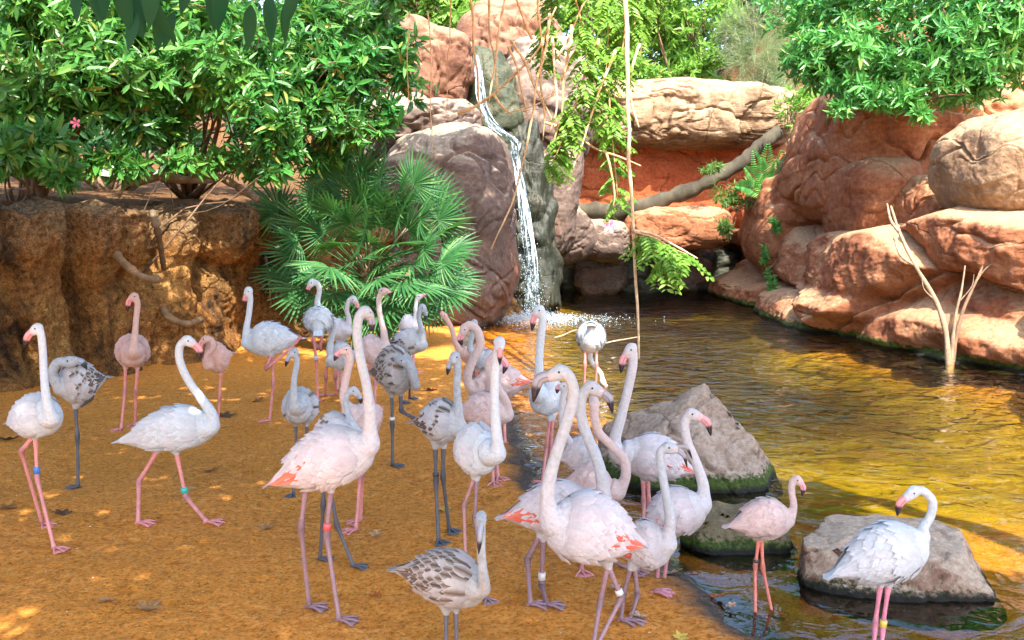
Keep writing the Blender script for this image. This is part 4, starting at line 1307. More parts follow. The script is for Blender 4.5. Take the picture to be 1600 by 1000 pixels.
class Bird:
    def __init__(s, label, kind, body, neck, nr, head, bill, br, legs, d=None, lr=3.6, band=(), water=False, red=0, wide=.80, brown=0, bill2=None, eye=True, foot=None):
        s.kind = kind
        cb, cn, cl, cbb, cbt = KIND[kind]
        rs = np.random.RandomState(int(abs(body[0] * 7 + body[1])) % 9999)
        s.rs = rs
        # feet first: they fix how far the bird stands
        G = []
        for Lg in legs:
            f = Lg['p'][-1]
            if not Lg.get('up'):
                q = gnd(f[0], f[1], WL if water else 0.0)
                G.append(q)
        if d is None: d = sum(q.y for q in G) / len(G)
        s.d = d
        s.s = mpp(d)
        sc = s.s

        def pt(q):
            return np.array(at(q[0], q[1], d + (q[2] if len(q) > 2 else 0)))
        cx, cy, tx, ty, hh = body[:5]
        cdep, tdep = body[5:] if len(body) > 5 else (0, 0)
        Cc, Tt = np.array(at(cx, cy, d + cdep)), np.array(at(tx, ty, d + tdep))
        base = (Cc + Tt) / 2
        base[2] = gz(base[0], base[1])
        s.origin = base
        root = empty('flamingo', tuple(base))
        tag(root, label, 'flamingo', 'flamingos of the flock')
        s.root = root
        ax = Tt - Cc; Ln = np.linalg.norm(ax); ex = ax / Ln
        es = np.cross(ex, (0, 0, 1.0)); es /= np.linalg.norm(es)
        eu = np.cross(es, ex)
        H = hh * sc; Wd = H * wide
        sag = .10 * H

        def surf(t, th, k=1.0, add=0.0):
            tt = np.clip(t, 0, 1)
            r = np.interp(tt, prof_t, prof_r)
            c = Cc + ex * (t * Ln) + eu * (sag * (math.sin(math.pi * tt) - .2) + H * .10 * (1 - tt) * 0)
            return c + eu * (math.sin(th) * (r * H * k + add)) + es * (math.cos(th) * (r * Wd * k + add))
        s.surf = surf
        mb = MB()
        # body
        nt_, seg = 22, 20
        V = []
        for t in np.linspace(0, 1, nt_):
            for j in range(seg):
                V.append(surf(t, 2 * math.pi * j / seg))
        Fc = [(k * seg + j, k * seg + (j + 1) % seg, (k + 1) * seg + (j + 1) % seg, (k + 1) * seg + j) for k in range(nt_ - 1) for j in range(seg)]
        Fc += [tuple(range(seg))[::-1], tuple((nt_ - 1) * seg + j for j in range(seg))]
        mb.add(V, Fc)
        # neck and head
        NP = np.array([pt(q) for q in neck])
        start = NP[0] + (Cc + ex * Ln * .22 - NP[0]) * .55
        NP = np.vstack([start, NP])
        K = catmull(NP, 40)
        u = np.linspace(0, 1, 40)
        r0, r1 = nr[0] * sc, nr[1] * sc
        rr = r1 * .94 + (r0 * .92 - r1) * (1 - smooth(0, .55, u)) + r0 * 1.0 * (1 - smooth(0, .20, u))
        mb.tube(K, rr, 14)
        hc = K[-1]
        bp = [pt(q) for q in bill]
        fd = bp[0] - hc; fl = np.linalg.norm(fd); fd /= fl
        hr = head * sc
        hk = np.linspace(-1, 1, 9)
        HP = np.array([hc + fd * (fl * .5) + fd * ((fl * .5 + hr * .75) * v) - fd * hr * .1 for v in hk])
        hrad = hr * np.array([.25, .72, .96, 1.03, 1.0, .93, .84, .74, .55])
        mb.tube(HP, hrad, 12, flat=.86)
        # thighs
        for Lg in legs:
            p0 = pt(Lg['p'][0])
            p1 = pt(Lg['p'][1])
            top = Cc + ex * Ln * .52 + eu * -H * .25
            top = top * .6 + p0 * .4 + np.array([0, 0, H * .3])
            mid = p0 + (p1 - p0) * .10
            mb.tube(catmull([top, (top + p0) / 2, p0, mid], 10), np.linspace(H * .50, lr * sc * .95, 10), 10)
        s.raw = mb
        s.NP, s.hc, s.fd, s.hr, s.H = K, hc, fd, hr, H
        # legs, feet and bill are joined to the body's own mesh
        lm = MB()
        s.legP = []
        for li, Lg in enumerate(legs):
            P = [pt(q) for q in Lg['p']]
            if not Lg.get('up'):
                f = Lg['p'][-1]
                q = np.array(gnd(f[0], f[1], WL if water else 0.0))
                if abs(q[1] - d) > .22: q = np.array(at(f[0], f[1], d + np.clip(q[1] - d, -.22, .22)))
                q[2] = gz(q[0], q[1]) if not water else gz(q[0], q[1])
                q[2] += .006
                P[-1] = q
            jn = P[1] if len(P) > 2 else None
            pts_, rad_ = [], []
            for a, b in zip(P[:-1], P[1:]):
                for t in np.linspace(0, 1, 12)[:-1]:
                    pts_.append(a + (b - a) * t)
            pts_.append(P[-1])
            pts_ = np.array(pts_)
            r = np.full(len(pts_), lr * sc)
            dist = np.linalg.norm(pts_ - P[1], axis=1)
            r *= .78 + .55 * np.exp(-(dist / (lr * sc * 2.6)) ** 2) + .35 * np.exp(-(np.linalg.norm(pts_ - P[0], axis=1) / (lr * sc * 5)) ** 2) + .3 * np.exp(-(np.linalg.norm(pts_ - P[-1], axis=1) / (lr * sc * 2.0)) ** 2)
            lc = np.tile(np.array(Lg.get('c', cl)), (len(pts_), 1)) * (1 + .06 * rs.normal(size=(len(pts_), 1)))
            kn = np.exp(-(dist / (lr * sc * 3.2)) ** 2)[:, None]
            lc = lc * (1 - .35 * kn)
            lm.tube(pts_, r, 8, 1, np.clip(lc, 0, 1))
            s.legP.append(P)
            # foot
            fdir = -ex.copy(); fdir[2] = 0
            fdir /= np.linalg.norm(fdir) + 1e-6
            if Lg.get('f'):
                fdir = np.array([math.cos(R(Lg['f'])), math.sin(R(Lg['f'])), 0])
            dn = np.array([0, 0, -1.0]) if not Lg.get('up') else None
            P0 = P[-1]
            ft = 25 * sc * (lr / 3.6) * Lg.get('fs', 1.0)
            fc = np.array(Lg.get('c', cl)) * .95
            if Lg.get('up'):
                fdir = (P[-1] - P[-2]); fdir /= np.linalg.norm(fdir)
                sdv = np.cross(fdir, (0, 1, 0)); sdv /= np.linalg.norm(sdv) + 1e-9
                tips = [P0 + ft * .8 * (fdir + sdv * v) for v in (-.35, 0, .3)]
                zup = np.array([0, 1, 0.])
            else:
                sdv = np.cross(fdir, (0, 0, 1.0))
                tips = [P0 + ft * (fdir * math.cos(v) + sdv * math.sin(v)) + np.array([0, 0, -.004]) for v in (-.62, 0, .62)]
                zup = np.array([0, 0, 1.0])
            for tp in tips:
                m = (P0 + tp) / 2 + zup * ft * .10
                lm.tube(catmull([P0 + zup * lr * sc * .3, m, tp], 6), lr * sc * np.array([.75, .62, .5, .48, .4, .15]), 6, 1, fc)
            if not Lg.get('up'):
                lm.tube(np.array([P0, P0 - fdir * ft * .28]), lr * sc * np.array([.5, .15]), 5, 1, fc)
            for a, b in ((0, 1), (1, 2)):
                m = (tips[a] + tips[b]) * .44 + P0 * .12
                w = [P0 + zup * lr * sc * .25, tips[a] * .92 + P0 * .08 + zup * .003, m + zup * .003, tips[b] * .92 + P0 * .08 + zup * .003]
                w2 = [q_ - zup * .006 for q_ in w]
                lm.add(w + w2, [(0, 1, 2, 3), (7, 6, 5, 4), (0, 4, 5, 1), (1, 5, 6, 2), (2, 6, 7, 3), (3, 7, 4, 0)], 1, fc * .9)
        # bill: one or two mandibles
        for bi, bpx in enumerate([bill] + ([bill2] if bill2 else [])):
            Q = [pt(q) for q in bpx]
            Q = [hc + fd * fl * .45] + Q
            n = 22
            Pb = catmull(Q, n)
            u = np.linspace(0, 1, n)
            rad = br * sc * np.interp(u, [0, .3, .55, .72, .9, 1], [.95, 1.0, .98, .82, .45, .14])
            if bi: rad = rad * .6
            elif bill2: rad = rad * np.interp(u, [0, .4, 1], [1, .7, .6])
            ct = smooth(.60, .70, u)[:, None]
            c0 = np.tile(np.array(cbb), (n, 1))
            c0 = c0 * (1 - .5 * ct * 0)
            nrm = np.cross(Pb[n // 2] - Pb[0], Pb[-1] - Pb[n // 2])
            nrm = nrm / (np.linalg.norm(nrm) + 1e-9) if np.linalg.norm(nrm) > 1e-6 else None
            lm.tube(Pb, rad, 10, 2, c0 * (1 - ct) + np.array(cbt) * ct, flat=.72, side=nrm)
            if not bill2 and nrm is not None:        # the gape line stands out as a thin dark ridge either side
                for sg in (-1, 1):
                    sh = np.cross(np.gradient(Pb, axis=0), nrm)
                    sh /= np.linalg.norm(sh, axis=1)[:, None] + 1e-9
                    lm.tube(Pb[5:-3] + sg * nrm * (rad[5:-3] * .70)[:, None], np.full(n - 8, max(.0012, .07 * br * sc)), 4, 2, np.array(cbt) * .6 + np.array(cbb) * .25)
        s.lm = lm
        s.cb, s.cn = np.array(cb), np.array(cn)
        s.wings(red, brown, ex, es, eu, Ln, H, tx, ty)
        # eyes
        if eye:
            sv = np.cross(fd, (0, 0, 1.0)); sv /= np.linalg.norm(sv) + 1e-9
            if abs(fd[2]) > .93: sv = np.array([1.0, 0, 0])
            upv = np.cross(sv, fd); upv *= np.sign(upv[2]) if abs(upv[2]) > .1 else 1
            for sg in (-1, 1):
                c = hc + fd * fl * .42 + sv * sg * hr * .80 + upv * hr * .22
                e = MB()
                e.tube(np.array([c - sv * sg * hr * .12, c - sv * sg * 0, c + sv * sg * hr * .09]), np.array([.16, .155, .08]) * hr, 8, 0)
                e.build('eye', M['eye'], root, tuple(base))
        for (li, fr, colr, hgt) in band:
            P = s.legP[li]
            if fr < 1: a = P[0] + (P[1] - P[0]) * fr; dv = P[1] - P[0]
            else: a = P[1] + (P[2] - P[1]) * (fr - 1); dv = P[2] - P[1]
            dv = dv / np.linalg.norm(dv)
            e = MB()
            hb = hgt * sc / 2
            e.tube(np.array([a - dv * hb, a - dv * hb * .9, a + dv * hb * .9, a + dv * hb]), lr * sc * np.array([1.2, 1.4, 1.4, 1.2]), 12, 0, colr)
            e.build('leg_band', M['band'], root, tuple(base))
        pending.append(s)

    def wings(s, red, brown, ex, es, eu, Ln, H, tx, ty):
        rs = s.rs
        surf = s.surf
        asp = Ln / (2 * H + 1e-6)
        for side in (1, -1):
            mb = MB()

            def feather(t0, th0, lt, dth, lift0, lift1, c_mid, c_edge, th1=None, tipc=None):
                n = 6
                V, Cc = [], []
                th1 = th0 if th1 is None else th1
                for i in range(n):
                    u = i / (n - 1)
                    t = t0 + lt * u
                    w = dth * (.55 + .55 * math.sin(math.pi * min(1, u * .85 + .12))) * (1 if u < .99 else .30)
                    r = max(.16, float(np.interp(min(t, 1), prof_t, prof_r)))
                    w = min(w / r, 1.2)
                    th = th0 + (th1 - th0) * u
                    lf = lift0 + (lift1 - lift0) * u
                    for j, o in enumerate((-1, 0, 1)):
                        a = th + o * w
                        a = a if side > 0 else math.pi - a
                        V.append(surf(t - abs(o) * lt * .10 * u, a, 1.0, lf - abs(o) * .25 * lf + (0 if o else .0015)))
                        cc_ = np.array(c_mid if o == 0 else c_edge) * (.79 + .23 * u)
                        if u > .85: cc_ = np.array(c_edge)
                        if tipc is not None and u > .5: cc_ = np.array(tipc)
                        Cc.append(np.clip(cc_ * (1 + .05 * rs.normal()), 0, 1))
                Fc = []
                for i in range(n - 1):
                    q = 3 * i
                    Fc += [(q, q + 1, q + 4, q + 3), (q + 1, q + 2, q + 5, q + 4)]
                mb.add(V, Fc, 0, np.array(Cc))

            k = H / .11
            base = s.cb
            pal = lambda: base * (1 + .05 * rs.normal()) + np.array([.03, -.02, -.02]) * rs.rand()
            # back and shoulder coverts: small, in staggered rows
            for row in range(7):
                t0 = .16 + row * .070
                m = 7
                for j in range(m):
                    th = R(78 - (j + (row % 2) * .5) * 15.5)
                    c = pal(); e = c * 1.03
                    if brown and rs.rand() < brown * (.55 + .75 * (row / 7)):
                        c = np.array([.075, .050, .038]) * rs.uniform(.6, 1.8); e = np.array([.50, .50, .50]) if s.kind == 'juv' else np.array([.40, .40, .40])
                    feather(t0 + rs.normal() * .012, th + rs.normal() * .05, .21 + rs.rand() * .04, .20, .003 * k, (.015 + .008 * rs.rand()) * k, c, e)
            # long feathers folded back to the tail
            for j in range(13):
                th = R(62 - j * 6.4)
                t0 = .50 + .012 * j * (1 if j < 7 else .4)
                c = pal(); e = c * 1.02
                if red and j >= 8 - red:
                    if rs.rand() < .85: c = np.array(CORAL) * rs.uniform(.8, 1.1) + np.array([.05, .12, .10]) * rs.rand(); e = c * .7 + base * .3
                if brown and rs.rand() < .35 + brown:
                    c = np.array([.06, .042, .034]) * rs.uniform(.7, 2.0); e = np.array([.42, .36, .31])
                feather(t0, th, (.50 if abs(ex[1]) < .75 else .30) - .02 * abs(j - 6), .105, (.007 + .0004 * j) * k, (.015 + .004 * rs.rand()) * k, c, e, R(34 - j * 3.2))
            # flank fluff below the wing
            for j in range(26):
                th = R(rs.uniform(-66, -8))
                feather(.16 + .5 * rs.rand(), th, .15, .13, .002 * k, .013 * k, pal(), base * 1.04)
            # black flight feather tips just show
            if s.kind in ('grown', 'juv', 'dark', 'blush'):
                for j in range(3):
                    c = np.array([.02, .018, .02])
                    feather(.70 + .03 * j, R(6 - j * 6), .30, .06, .003 * k, .006 * k, c, c, R(4 - 3 * j))
            mb.build('wing', M['feather'], s.root, tuple(s.origin))
        mb = MB()
        for j in range(7):                       # the short tail
            a = (j - 3) / 3
            p0 = surf(.86, math.pi / 2, .2) + es * a * H * .16
            p1 = surf(1.0, math.pi / 2, .3) + ex * H * .34 * (1 - .25 * abs(a)) + es * a * H * .26 - eu * H * .02
            w = H * .10
            V = [p0 - es * w, p0 + eu * .004, p0 + es * w, (p0 + p1) / 2 - es * w * 1.1, (p0 + p1) / 2 + eu * .006, (p0 + p1) / 2 + es * w * 1.1, p1 - es * w * .4, p1, p1 + es * w * .4]
            c = s.cb * (1 + .05 * rs.normal())
            if brown and j % 2: c = np.array([.12, .09, .07])
            mb.add(V, [(0, 1, 4, 3), (1, 2, 5, 4), (3, 4, 7, 6), (4, 5, 8, 7)], 0, np.clip(c, 0, 1))
        mb.build('tail', M['feather'], s.root, tuple(s.origin))


def L_(*p, **k):
    return dict(p=p, **k)


GREY = (.12, .13, .16)
DKP = (.26, .15, .18)
exec_birds = None
# every bird was measured from the photograph: pixel positions of its joints, then set at the depth where its feet stand
Bird('white flamingo at far left with a blue leg band, looking left', 'white', (90, 647, 16, 662, 34, -.10, .13), [(80, 652, -.14), (73, 625, -.16), (69, 590, -.12), (67, 550, -.08), (64, 522, -.06), (60, 512, -.05)], (9.5, 6.3), 8.6, [(52, 518, -.06), (44, 525, -.07), (37, 543, -.07)], 5.6,
     [L_((52, 682), (33, 705), (66, 815)), L_((55, 682), (58, 748), (85, 860))], band=[(1, .80, (.05, .18, .55), 11)])
Bird('preening grey juvenile flamingo with its head laid on its back, beside the far left bird', 'juv', (90, 606, 166, 590, 34, -.05, .08), [(92, 603, -.10), (82, 584, -.14), (90, 567, -.15), (106, 566, -.15)], (11, 8), 9.5, [(117, 564, -.16), (128, 566, -.16), (136, 577, -.16)], 5.8,
     [L_((118, 636), (121, 682), (122, 760)), L_((126, 634), (142, 622), (152, 600), up=1)], lr=3.2, brown=.35)
Bird('pink flamingo standing face on before the clay bank', 'pink', (208, 553, 206, 548, 25, -.16, .22), [(209, 545, -.18), (211, 520, -.16), (213, 495, -.12), (215, 475, -.10), (211, 463, -.1)], (8, 5), 7, [(206, 466, -.12), (201, 472, -.12), (199, 487, -.12)], 4.3,
     [L_((196, 575), (195, 612), (189, 668), f=-110), L_((215, 575), (212, 612), (211, 660), f=-80)], lr=2.7, wide=.92)
Bird('white flamingo striding to the right with a green leg band', 'white', (338, 662, 186, 690, 35), [(330, 664, -.02), (330, 646, -.03), (314, 622, -.03), (294, 594, -.03), (281, 564, -.03), (281, 541, -.03), (291, 531, -.03)], (11, 6.8), 8.8, [(301, 537, -.03), (311, 546, -.03), (312, 563, -.03)], 5.8,
     [L_((247, 703), (217, 752), (217, 850)), L_((275, 705), (290, 776), (326, 868))], lr=4.0, band=[(1, .86, (.03, .42, .36), 9)], d=6.05)
Bird('small pink flamingo curling its neck behind the striding white one', 'pink', (322, 566, 362, 552, 25, -.06, .08), [(325, 570, -.1), (323, 557, -.12), (333, 543, -.13), (331, 531, -.13), (323, 529, -.13)], (7, 4.6), 6.4, [(317, 533, -.13), (313, 540, -.13), (314, 551, -.13)], 4.2,
     [L_((345, 580), (343, 622), (340, 668))], lr=2.6)
Bird('white flamingo before the palm stretching one leg backwards', 'white', (384, 535, 470, 529, 26), [(386, 534, -.02), (385, 515, -.02), (389, 490, -.02), (391, 468, -.02), (389, 453, -.02)], (8, 5), 6.8, [(386, 460, -.03), (383, 467, -.03), (382, 478, -.03)], 4.4,
     [L_((425, 556), (427, 600), (421, 660)), L_((424, 555, -.05), (415, 577, -.1), (456, 543, -.12), (464, 533, -.12), up=1, fs=.7)], lr=2.7)
Bird('white flamingo with a blue leg band under the palm, neck raised', 'white', (498, 490, 497, 520, 23, .12, -.16), [(497, 484, .12), (496, 470, .10), (499, 455, .08), (496, 443, .05), (489, 440, .04)], (7, 4.6), 6, [(484, 446, .03), (481, 452, .03), (479, 458, .03)], 3.8,
     [L_((490, 524), (494, 562), (497, 628)), L_((503, 524), (500, 545, .05), (490, 535, .05), up=1, fs=.4)], lr=2.5, wide=.9, band=[(0, .92, (.45, .55, .75), 6)])
Bird('small speckled juvenile flamingo facing the camera behind the tall pink winged one', 'juv', (466, 636, 474, 640, 28, -.13, .16), [(461, 632, -.15), (459, 612, -.16), (460, 590, -.14), (464, 566, -.12), (461, 549, -.12)], (8.5, 5), 7.2, [(455, 554, -.14), (450, 561, -.15), (446, 573, -.15)], 4.3,
     [L_((462, 664), (463, 700), (458, 772), f=-100), L_((479, 664), (479, 700), (482, 760), f=-80)], lr=2.6, brown=.5, wide=.9)
Bird('white flamingo with a dark bill below the palm, half hidden', 'white', (516, 562, 560, 555, 22, 0, .05), [(519, 560, -.03), (515, 545, -.03), (519, 524, -.03), (524, 508, -.03), (520, 499, -.03)], (8, 5), 6.4, [(514, 504, -.04), (509, 511, -.04), (505, 522, -.04)], 4,
     [L_((510, 572), (509, 590), (508, 606)), L_((524, 578), (524, 590), (525, 604))], lr=2.4, d=10.0)
Bird('flamingo bowing its curved neck to the right beneath the palm', 'pale', (545, 516, 512, 520, 18, 0, .1), [(542, 514), (545, 500), (542, 484), (545, 470), (551, 466)], (6.5, 4.2), 5.6, [(556, 472, -.02), (558, 479, -.02), (556, 488, -.02)], 3.8,
     [L_((528, 535), (528, 565), (527, 612)), L_((534, 535), (533, 565), (534, 615))], lr=2.3, d=10.8)
Bird('pale pink flamingo looking right with raised head in front of the palm', 'blush', (602, 542, 562, 560, 24, -.03, .08), [(600, 540, -.04), (600, 520, -.04), (594, 495, -.04), (592, 470, -.04), (596, 456, -.04)], (8, 4.8), 6.4, [(602, 454, -.05), (607, 457, -.05), (610, 464, -.05)], 4,
     [L_((585, 570), (586, 600), (586, 640)), L_((578, 570), (578, 600), (576, 636))], lr=2.4, d=9.6)
Bird('flamingo with an orange face farthest back beside the boulder', 'pale', (650, 510, 624, 512, 17, -.02, .08), [(650, 508), (649, 490), (650, 475), (653, 465)], (5.5, 3.6), 4.8, [(659, 462), (664, 461), (670, 464)], 2.8,
     [L_((640, 525), (640, 560), (641, 595)), L_((646, 525), (646, 560), (647, 595))], lr=2.1, d=12.0)
Bird('grey juvenile flamingo looking right behind the dark winged one', 'juv', (662, 536, 606, 536, 20, -.02, .05), [(659, 536, -.03), (660, 520, -.04), (655, 500, -.04), (655, 487, -.04), (659, 479, -.04)], (8, 4.6), 6.2, [(663, 485, -.05), (665, 491, -.05), (664, 500, -.05)], 3.8,
     [L_((625, 552), (626, 590), (626, 628)), L_((640, 552), (640, 590), (640, 622))], lr=2.4, d=9.8, brown=.25)
Bird('dark brown winged juvenile flamingo standing on one leg with its neck hidden', 'dark', (648, 580, 578, 582, 37, -.02, .06), [(645, 588, -.08), (650, 604, -.10), (646, 590, -.14), (640, 572, -.15), (632, 566, -.14)], (9, 7), 7.5, [(624, 562, -.13), (616, 562, -.12), (610, 566, -.12)], 4.4,
     [L_((612, 618), (613, 664), (613, 726)), L_((626, 618), (627, 642), (640, 650, -.05), up=1, fs=.7)], lr=3.0, brown=.95, band=[(0, .78, (.7, .7, .7), 5)])
Bird('tall flamingo with coral wing edge in front, grey legs and stretched neck', 'grown', (584, 694, 424, 756, 47, -.02, .02), [(576, 690, -.03), (578, 655, -.04), (574, 610, -.04), (563, 560, -.04), (558, 522, -.03), (561, 494, -.02), (569, 486, 0)], (13.5, 8), 10.5, [(577, 494, .02), (581, 504, .02), (580, 518, .02)], 6.6,
     [L_((478, 762), (470, 825), (483, 945)), L_((517, 764), (510, 836), (530, 966))], lr=4.8, red=3, band=[(1, .82, (.55, .10, .10), 12)])
Bird('pink flamingo behind the tall front one, bill pointing left', 'blush', (546, 640, 580, 690, 36, -.02, .06), [(545, 640), (537, 620), (541, 590), (547, 562), (543, 546)], (9, 6.6), 8, [(534, 549, -.02), (527, 554, -.02), (522, 564, -.02)], 5,
     [L_((560, 700), (563, 742), (556, 828)), L_((566, 700), (566, 742), (563, 815))], lr=3.6, band=[(0, .80, (.03, .30, .18), 8)])
Bird('grey juvenile flamingo peeping out behind the neck of the tall front one', 'juv', (562, 680, 480, 700, 40, 0, .02), [(560, 676), (548, 656), (541, 634), (543, 616), (551, 609)], (8, 5.4), 7.4, [(558, 615, -.01), (562, 621, -.01), (564, 631, -.01)], 4.6,
     [L_((506, 745), (505, 790), (500, 874)), L_((514, 750), (526, 820), (553, 887))], lr=3.6, brown=.3)
Bird('white and grey juvenile flamingo with dark wing edge and dark legs in the middle', 'juv', (722, 662, 646, 660, 34, -.03, .05), [(716, 666, -.04), (716, 640, -.05), (714, 605, -.05), (715, 572, -.05), (712, 556, -.05)], (11, 6.6), 8.6, [(707, 563, -.07), (702, 572, -.07), (699, 586, -.07)], 5.2,
     [L_((680, 698), (681, 752), (685, 845), f=-60), L_((693, 698), (692, 746), (702, 828), f=-50)], lr=3.6, brown=.40, band=[(0, .80, (.05, .05, .06), 6)])
Bird('salmon pink flamingo with its neck in a deep curve and coral tail', 'blush', (742, 602, 830, 596, 28, 0, .05), [(740, 608, -.03), (730, 592, -.05), (738, 565, -.06), (750, 540, -.06), (747, 519, -.06), (735, 508, -.06), (727, 512, -.06)], (9, 7.4), 8, [(723, 520, -.07), (719, 529, -.07), (722, 540, -.07)], 5.4,
     [L_((780, 625), (781, 650), (781, 690)), L_((788, 625), (788, 650), (789, 690))], lr=3, red=3, d=8.2)
Bird('pink flamingo stretching its red bill up to the left', 'pink', (722, 552, 780, 570, 18, 0, .1), [(718, 548), (710, 530), (706, 514), (700, 502), (696, 496)], (6.5, 4.6), 5.6, [(691, 490), (688, 487), (685, 485)], 3.4,
     [L_((745, 580), (745, 610), (745, 640)), L_((752, 580), (752, 610), (752, 640))], lr=2.6, d=9.0)
Bird('pale grey juvenile flamingo seen through the curved neck of the salmon one', 'juv', (744, 556, 776, 578, 18, 0, .08), [(741, 552), (734, 545), (738, 525), (743, 510), (741, 503)], (6.5, 4.6), 6, [(741, 508, .05), (741, 512, .06), (740, 516, .06)], 3.4,
     [L_((755, 590), (755, 610), (755, 640)), L_((762, 590), (762, 610), (762, 640))], lr=2.5, d=8.7, brown=.5)
Bird('cream flamingo facing the camera with a long straight neck in the centre', 'white', (768, 708, 716, 704, 40, -.10, .12), [(777, 705, -.16), (775, 670, -.18), (773, 620, -.16), (774, 575, -.14), (778, 545, -.13), (780, 532, -.14)], (12, 7.4), 9.2, [(781, 543, -.19), (781, 554, -.21), (781, 571, -.20)], 5.6,
     [L_((741, 746), (725, 790), (729, 930), f=-70, c=(.40, .22, .22)), L_((745, 746), (742, 810), (760, 957), f=-60, c=(.30, .20, .24))], lr=3.6, d=4.85)
Bird('pink flamingo in the centre with its head behind the straight neck', 'blush', (792, 648, 712, 640, 30, 0, .04), [(792, 646), (790, 626, -.02), (778, 606, -.02), (765, 585, -.02), (764, 565, -.02), (774, 554, -.02)], (9, 6.4), 8, [(783, 560, -.03), (790, 570, -.03), (786, 584, -.03)], 5.4,
     [L_((772, 672), (771, 705), (770, 756), f=-80), L_((778, 672), (776, 705), (778, 745), f=-60)], lr=3.2, d=7.0)
Bird('white flamingo wading left of the peaked stone with its head held high', 'white', (832, 616, 882, 630, 30, -.05, .1), [(842, 612, -.1), (842, 590, -.1), (843, 550, -.1), (847, 510, -.1), (848, 492, -.1), (844, 483, -.1)], (9, 6.8), 8.2, [(838, 490, -.11), (834, 498, -.11), (831, 517, -.11)], 5,
     [L_((859, 655), (854, 700), (847, 752)), L_((864, 652), (861, 700), (858, 752))], lr=2.8, d=7.2, water=True)
Bird('white flamingo seen from behind feeding in the pool', 'white', (923, 540, 924, 512, 24, .18, -.16), [(922, 546, .2), (923, 562, .2), (931, 574, .2), (939, 584, .2), (941, 594, .2)], (6, 4.2), 5.2, [(944, 600, .2), (948, 604, .2), (953, 606, .2)], 3.4,
     [L_((914, 545), (914, 570), (912, 604)), L_((932, 545), (932, 570), (930, 604))], lr=2.3, d=10.9, water=True, wide=.86)
Bird('big white flamingo in the front row with a dark grey bill, facing left', 'grown', (852, 815, 1006, 852, 56, -.05, .06), [(864, 812, -.06), (855, 782, -.08), (860, 742, -.08), (874, 695, -.08), (890, 645, -.08), (896, 612, -.08), (889, 588, -.08), (879, 580, -.08)], (15, 9.8), 12.4, [(862, 587, -.09), (842, 594, -.09), (833, 628, -.09)], 9,
     [L_((950, 884), (938, 940), (922, 1040)), L_((951, 886), (971, 934), (922, 1030))], lr=4.6, d=4.15, red=1, band=[(1, .82, (.62, .62, .62), 9)])
Bird('big flamingo in the front row with coral tail, grey neck and bill pointing right', 'grown', (934, 790, 786, 808, 42, .02, .03), [(940, 786), (942, 760), (934, 722), (918, 683), (908, 650), (909, 620), (921, 604)], (14, 9.4), 11.4, [(936, 612, -.02), (951, 622, -.02), (957, 645, -.02)], 7,
     [L_((843, 838), (824, 874), (829, 992)), L_((849, 840), (846, 915), (855, 1002))], lr=4.4, d=4.75, red=4, band=[(1, .80, (.62, .62, .62), 12)])
Bird('pink flamingo with an s shaped neck hanging its head in the front crowd', 'blush', (958, 762, 876, 756, 34, 0, .03), [(964, 768), (977, 746), (975, 718), (955, 696), (936, 676), (929, 652), (929, 634)], (11, 7.6), 9, [(927, 622, .05), (925, 612, .09), (926, 606, .10)], 5,
     [L_((910, 790), (911, 860), (908, 950), f=-80), L_((918, 790), (919, 860), (990, 926), f=-60, c=(.36, .22, .26))], lr=3.8, d=5.25)
Bird('white flamingo with tall slanting neck left of the peaked stone', 'pale', (972, 704, 1086, 738, 36, 0, .03), [(966, 706), (961, 686), (971, 650), (982, 605), (989, 568), (988, 543)], (12, 8), 9.4, [(980, 553, -.01), (973, 563, -.01), (970, 583, -.01)], 6,
     [L_((1005, 750), (1006, 785), (1006, 832)), L_((1012, 750), (1014, 785), (1013, 832))], lr=3.6, d=6.0, red=2, water=True)
Bird('pale pink flamingo in the crowd whose head is hidden behind the dark billed one', 'pale', (940, 712, 872, 716, 29, 0, .04), [(900, 700), (884, 680), (877, 650), (880, 620), (884, 604)], (8, 5.6), 7.6, [(877, 604), (872, 606), (870, 615)], 4.6,
     [L_((905, 735), (905, 780), (903, 850)), L_((912, 735), (912, 780), (910, 850))], lr=3.2, d=6.3)
Bird('pink billed flamingo in front of the peaked stone, looking right', 'pale', (1102, 786, 1000, 826, 38, -.02, .03), [(1096, 784), (1099, 760), (1088, 724), (1074, 690), (1070, 662), (1078, 646)], (12, 8), 10, [(1091, 651, -.02), (1105, 660, -.02), (1111, 681, -.02)], 6.2,
     [L_((1032, 850), (1026, 915), (1026, 994), c=(.50, .22, .28)), L_((1046, 848), (1036, 915), (1022, 940), c=(.55, .25, .30))], lr=4.0, d=4.95, red=2)
Bird('grey headed flamingo opening its bill in the front row', 'grown', (1048, 846, 968, 866, 38, -.02, .03), [(1040, 846, -.03), (1047, 815, -.04), (1040, 770, -.04), (1032, 725, -.04), (1032, 706, -.04), (1041, 699, -.04)], (12, 7.6), 9.8, [(1053, 702, -.05), (1068, 712, -.05), (1074, 731, -.05)], 5.2,
     [L_((985, 888), (974, 930), (970, 1010)), L_((992, 888), (996, 930), (984, 1004))], lr=4.0, d=4.6, bill2=[(1054, 699, -.05), (1072, 699, -.05), (1082, 718, -.05)], red=1)
Bird('small pink flamingo with orange legs wading before the low mossy stone', 'blush', (1238, 808, 1138, 822, 32), [(1234, 812), (1240, 792), (1237, 768), (1238, 753), (1244, 748)], (9, 6), 7.6, [(1250, 754, -.01), (1255, 762, -.01), (1253, 775, -.01)], 4.6,
     [L_((1186, 842), (1180, 884), (1181, 934), c=(.78, .25, .20)), L_((1190, 842), (1192, 888), (1208, 930), c=(.78, .25, .20))], lr=3.2, band=[(0, .82, (.06, .05, .05), 5)])
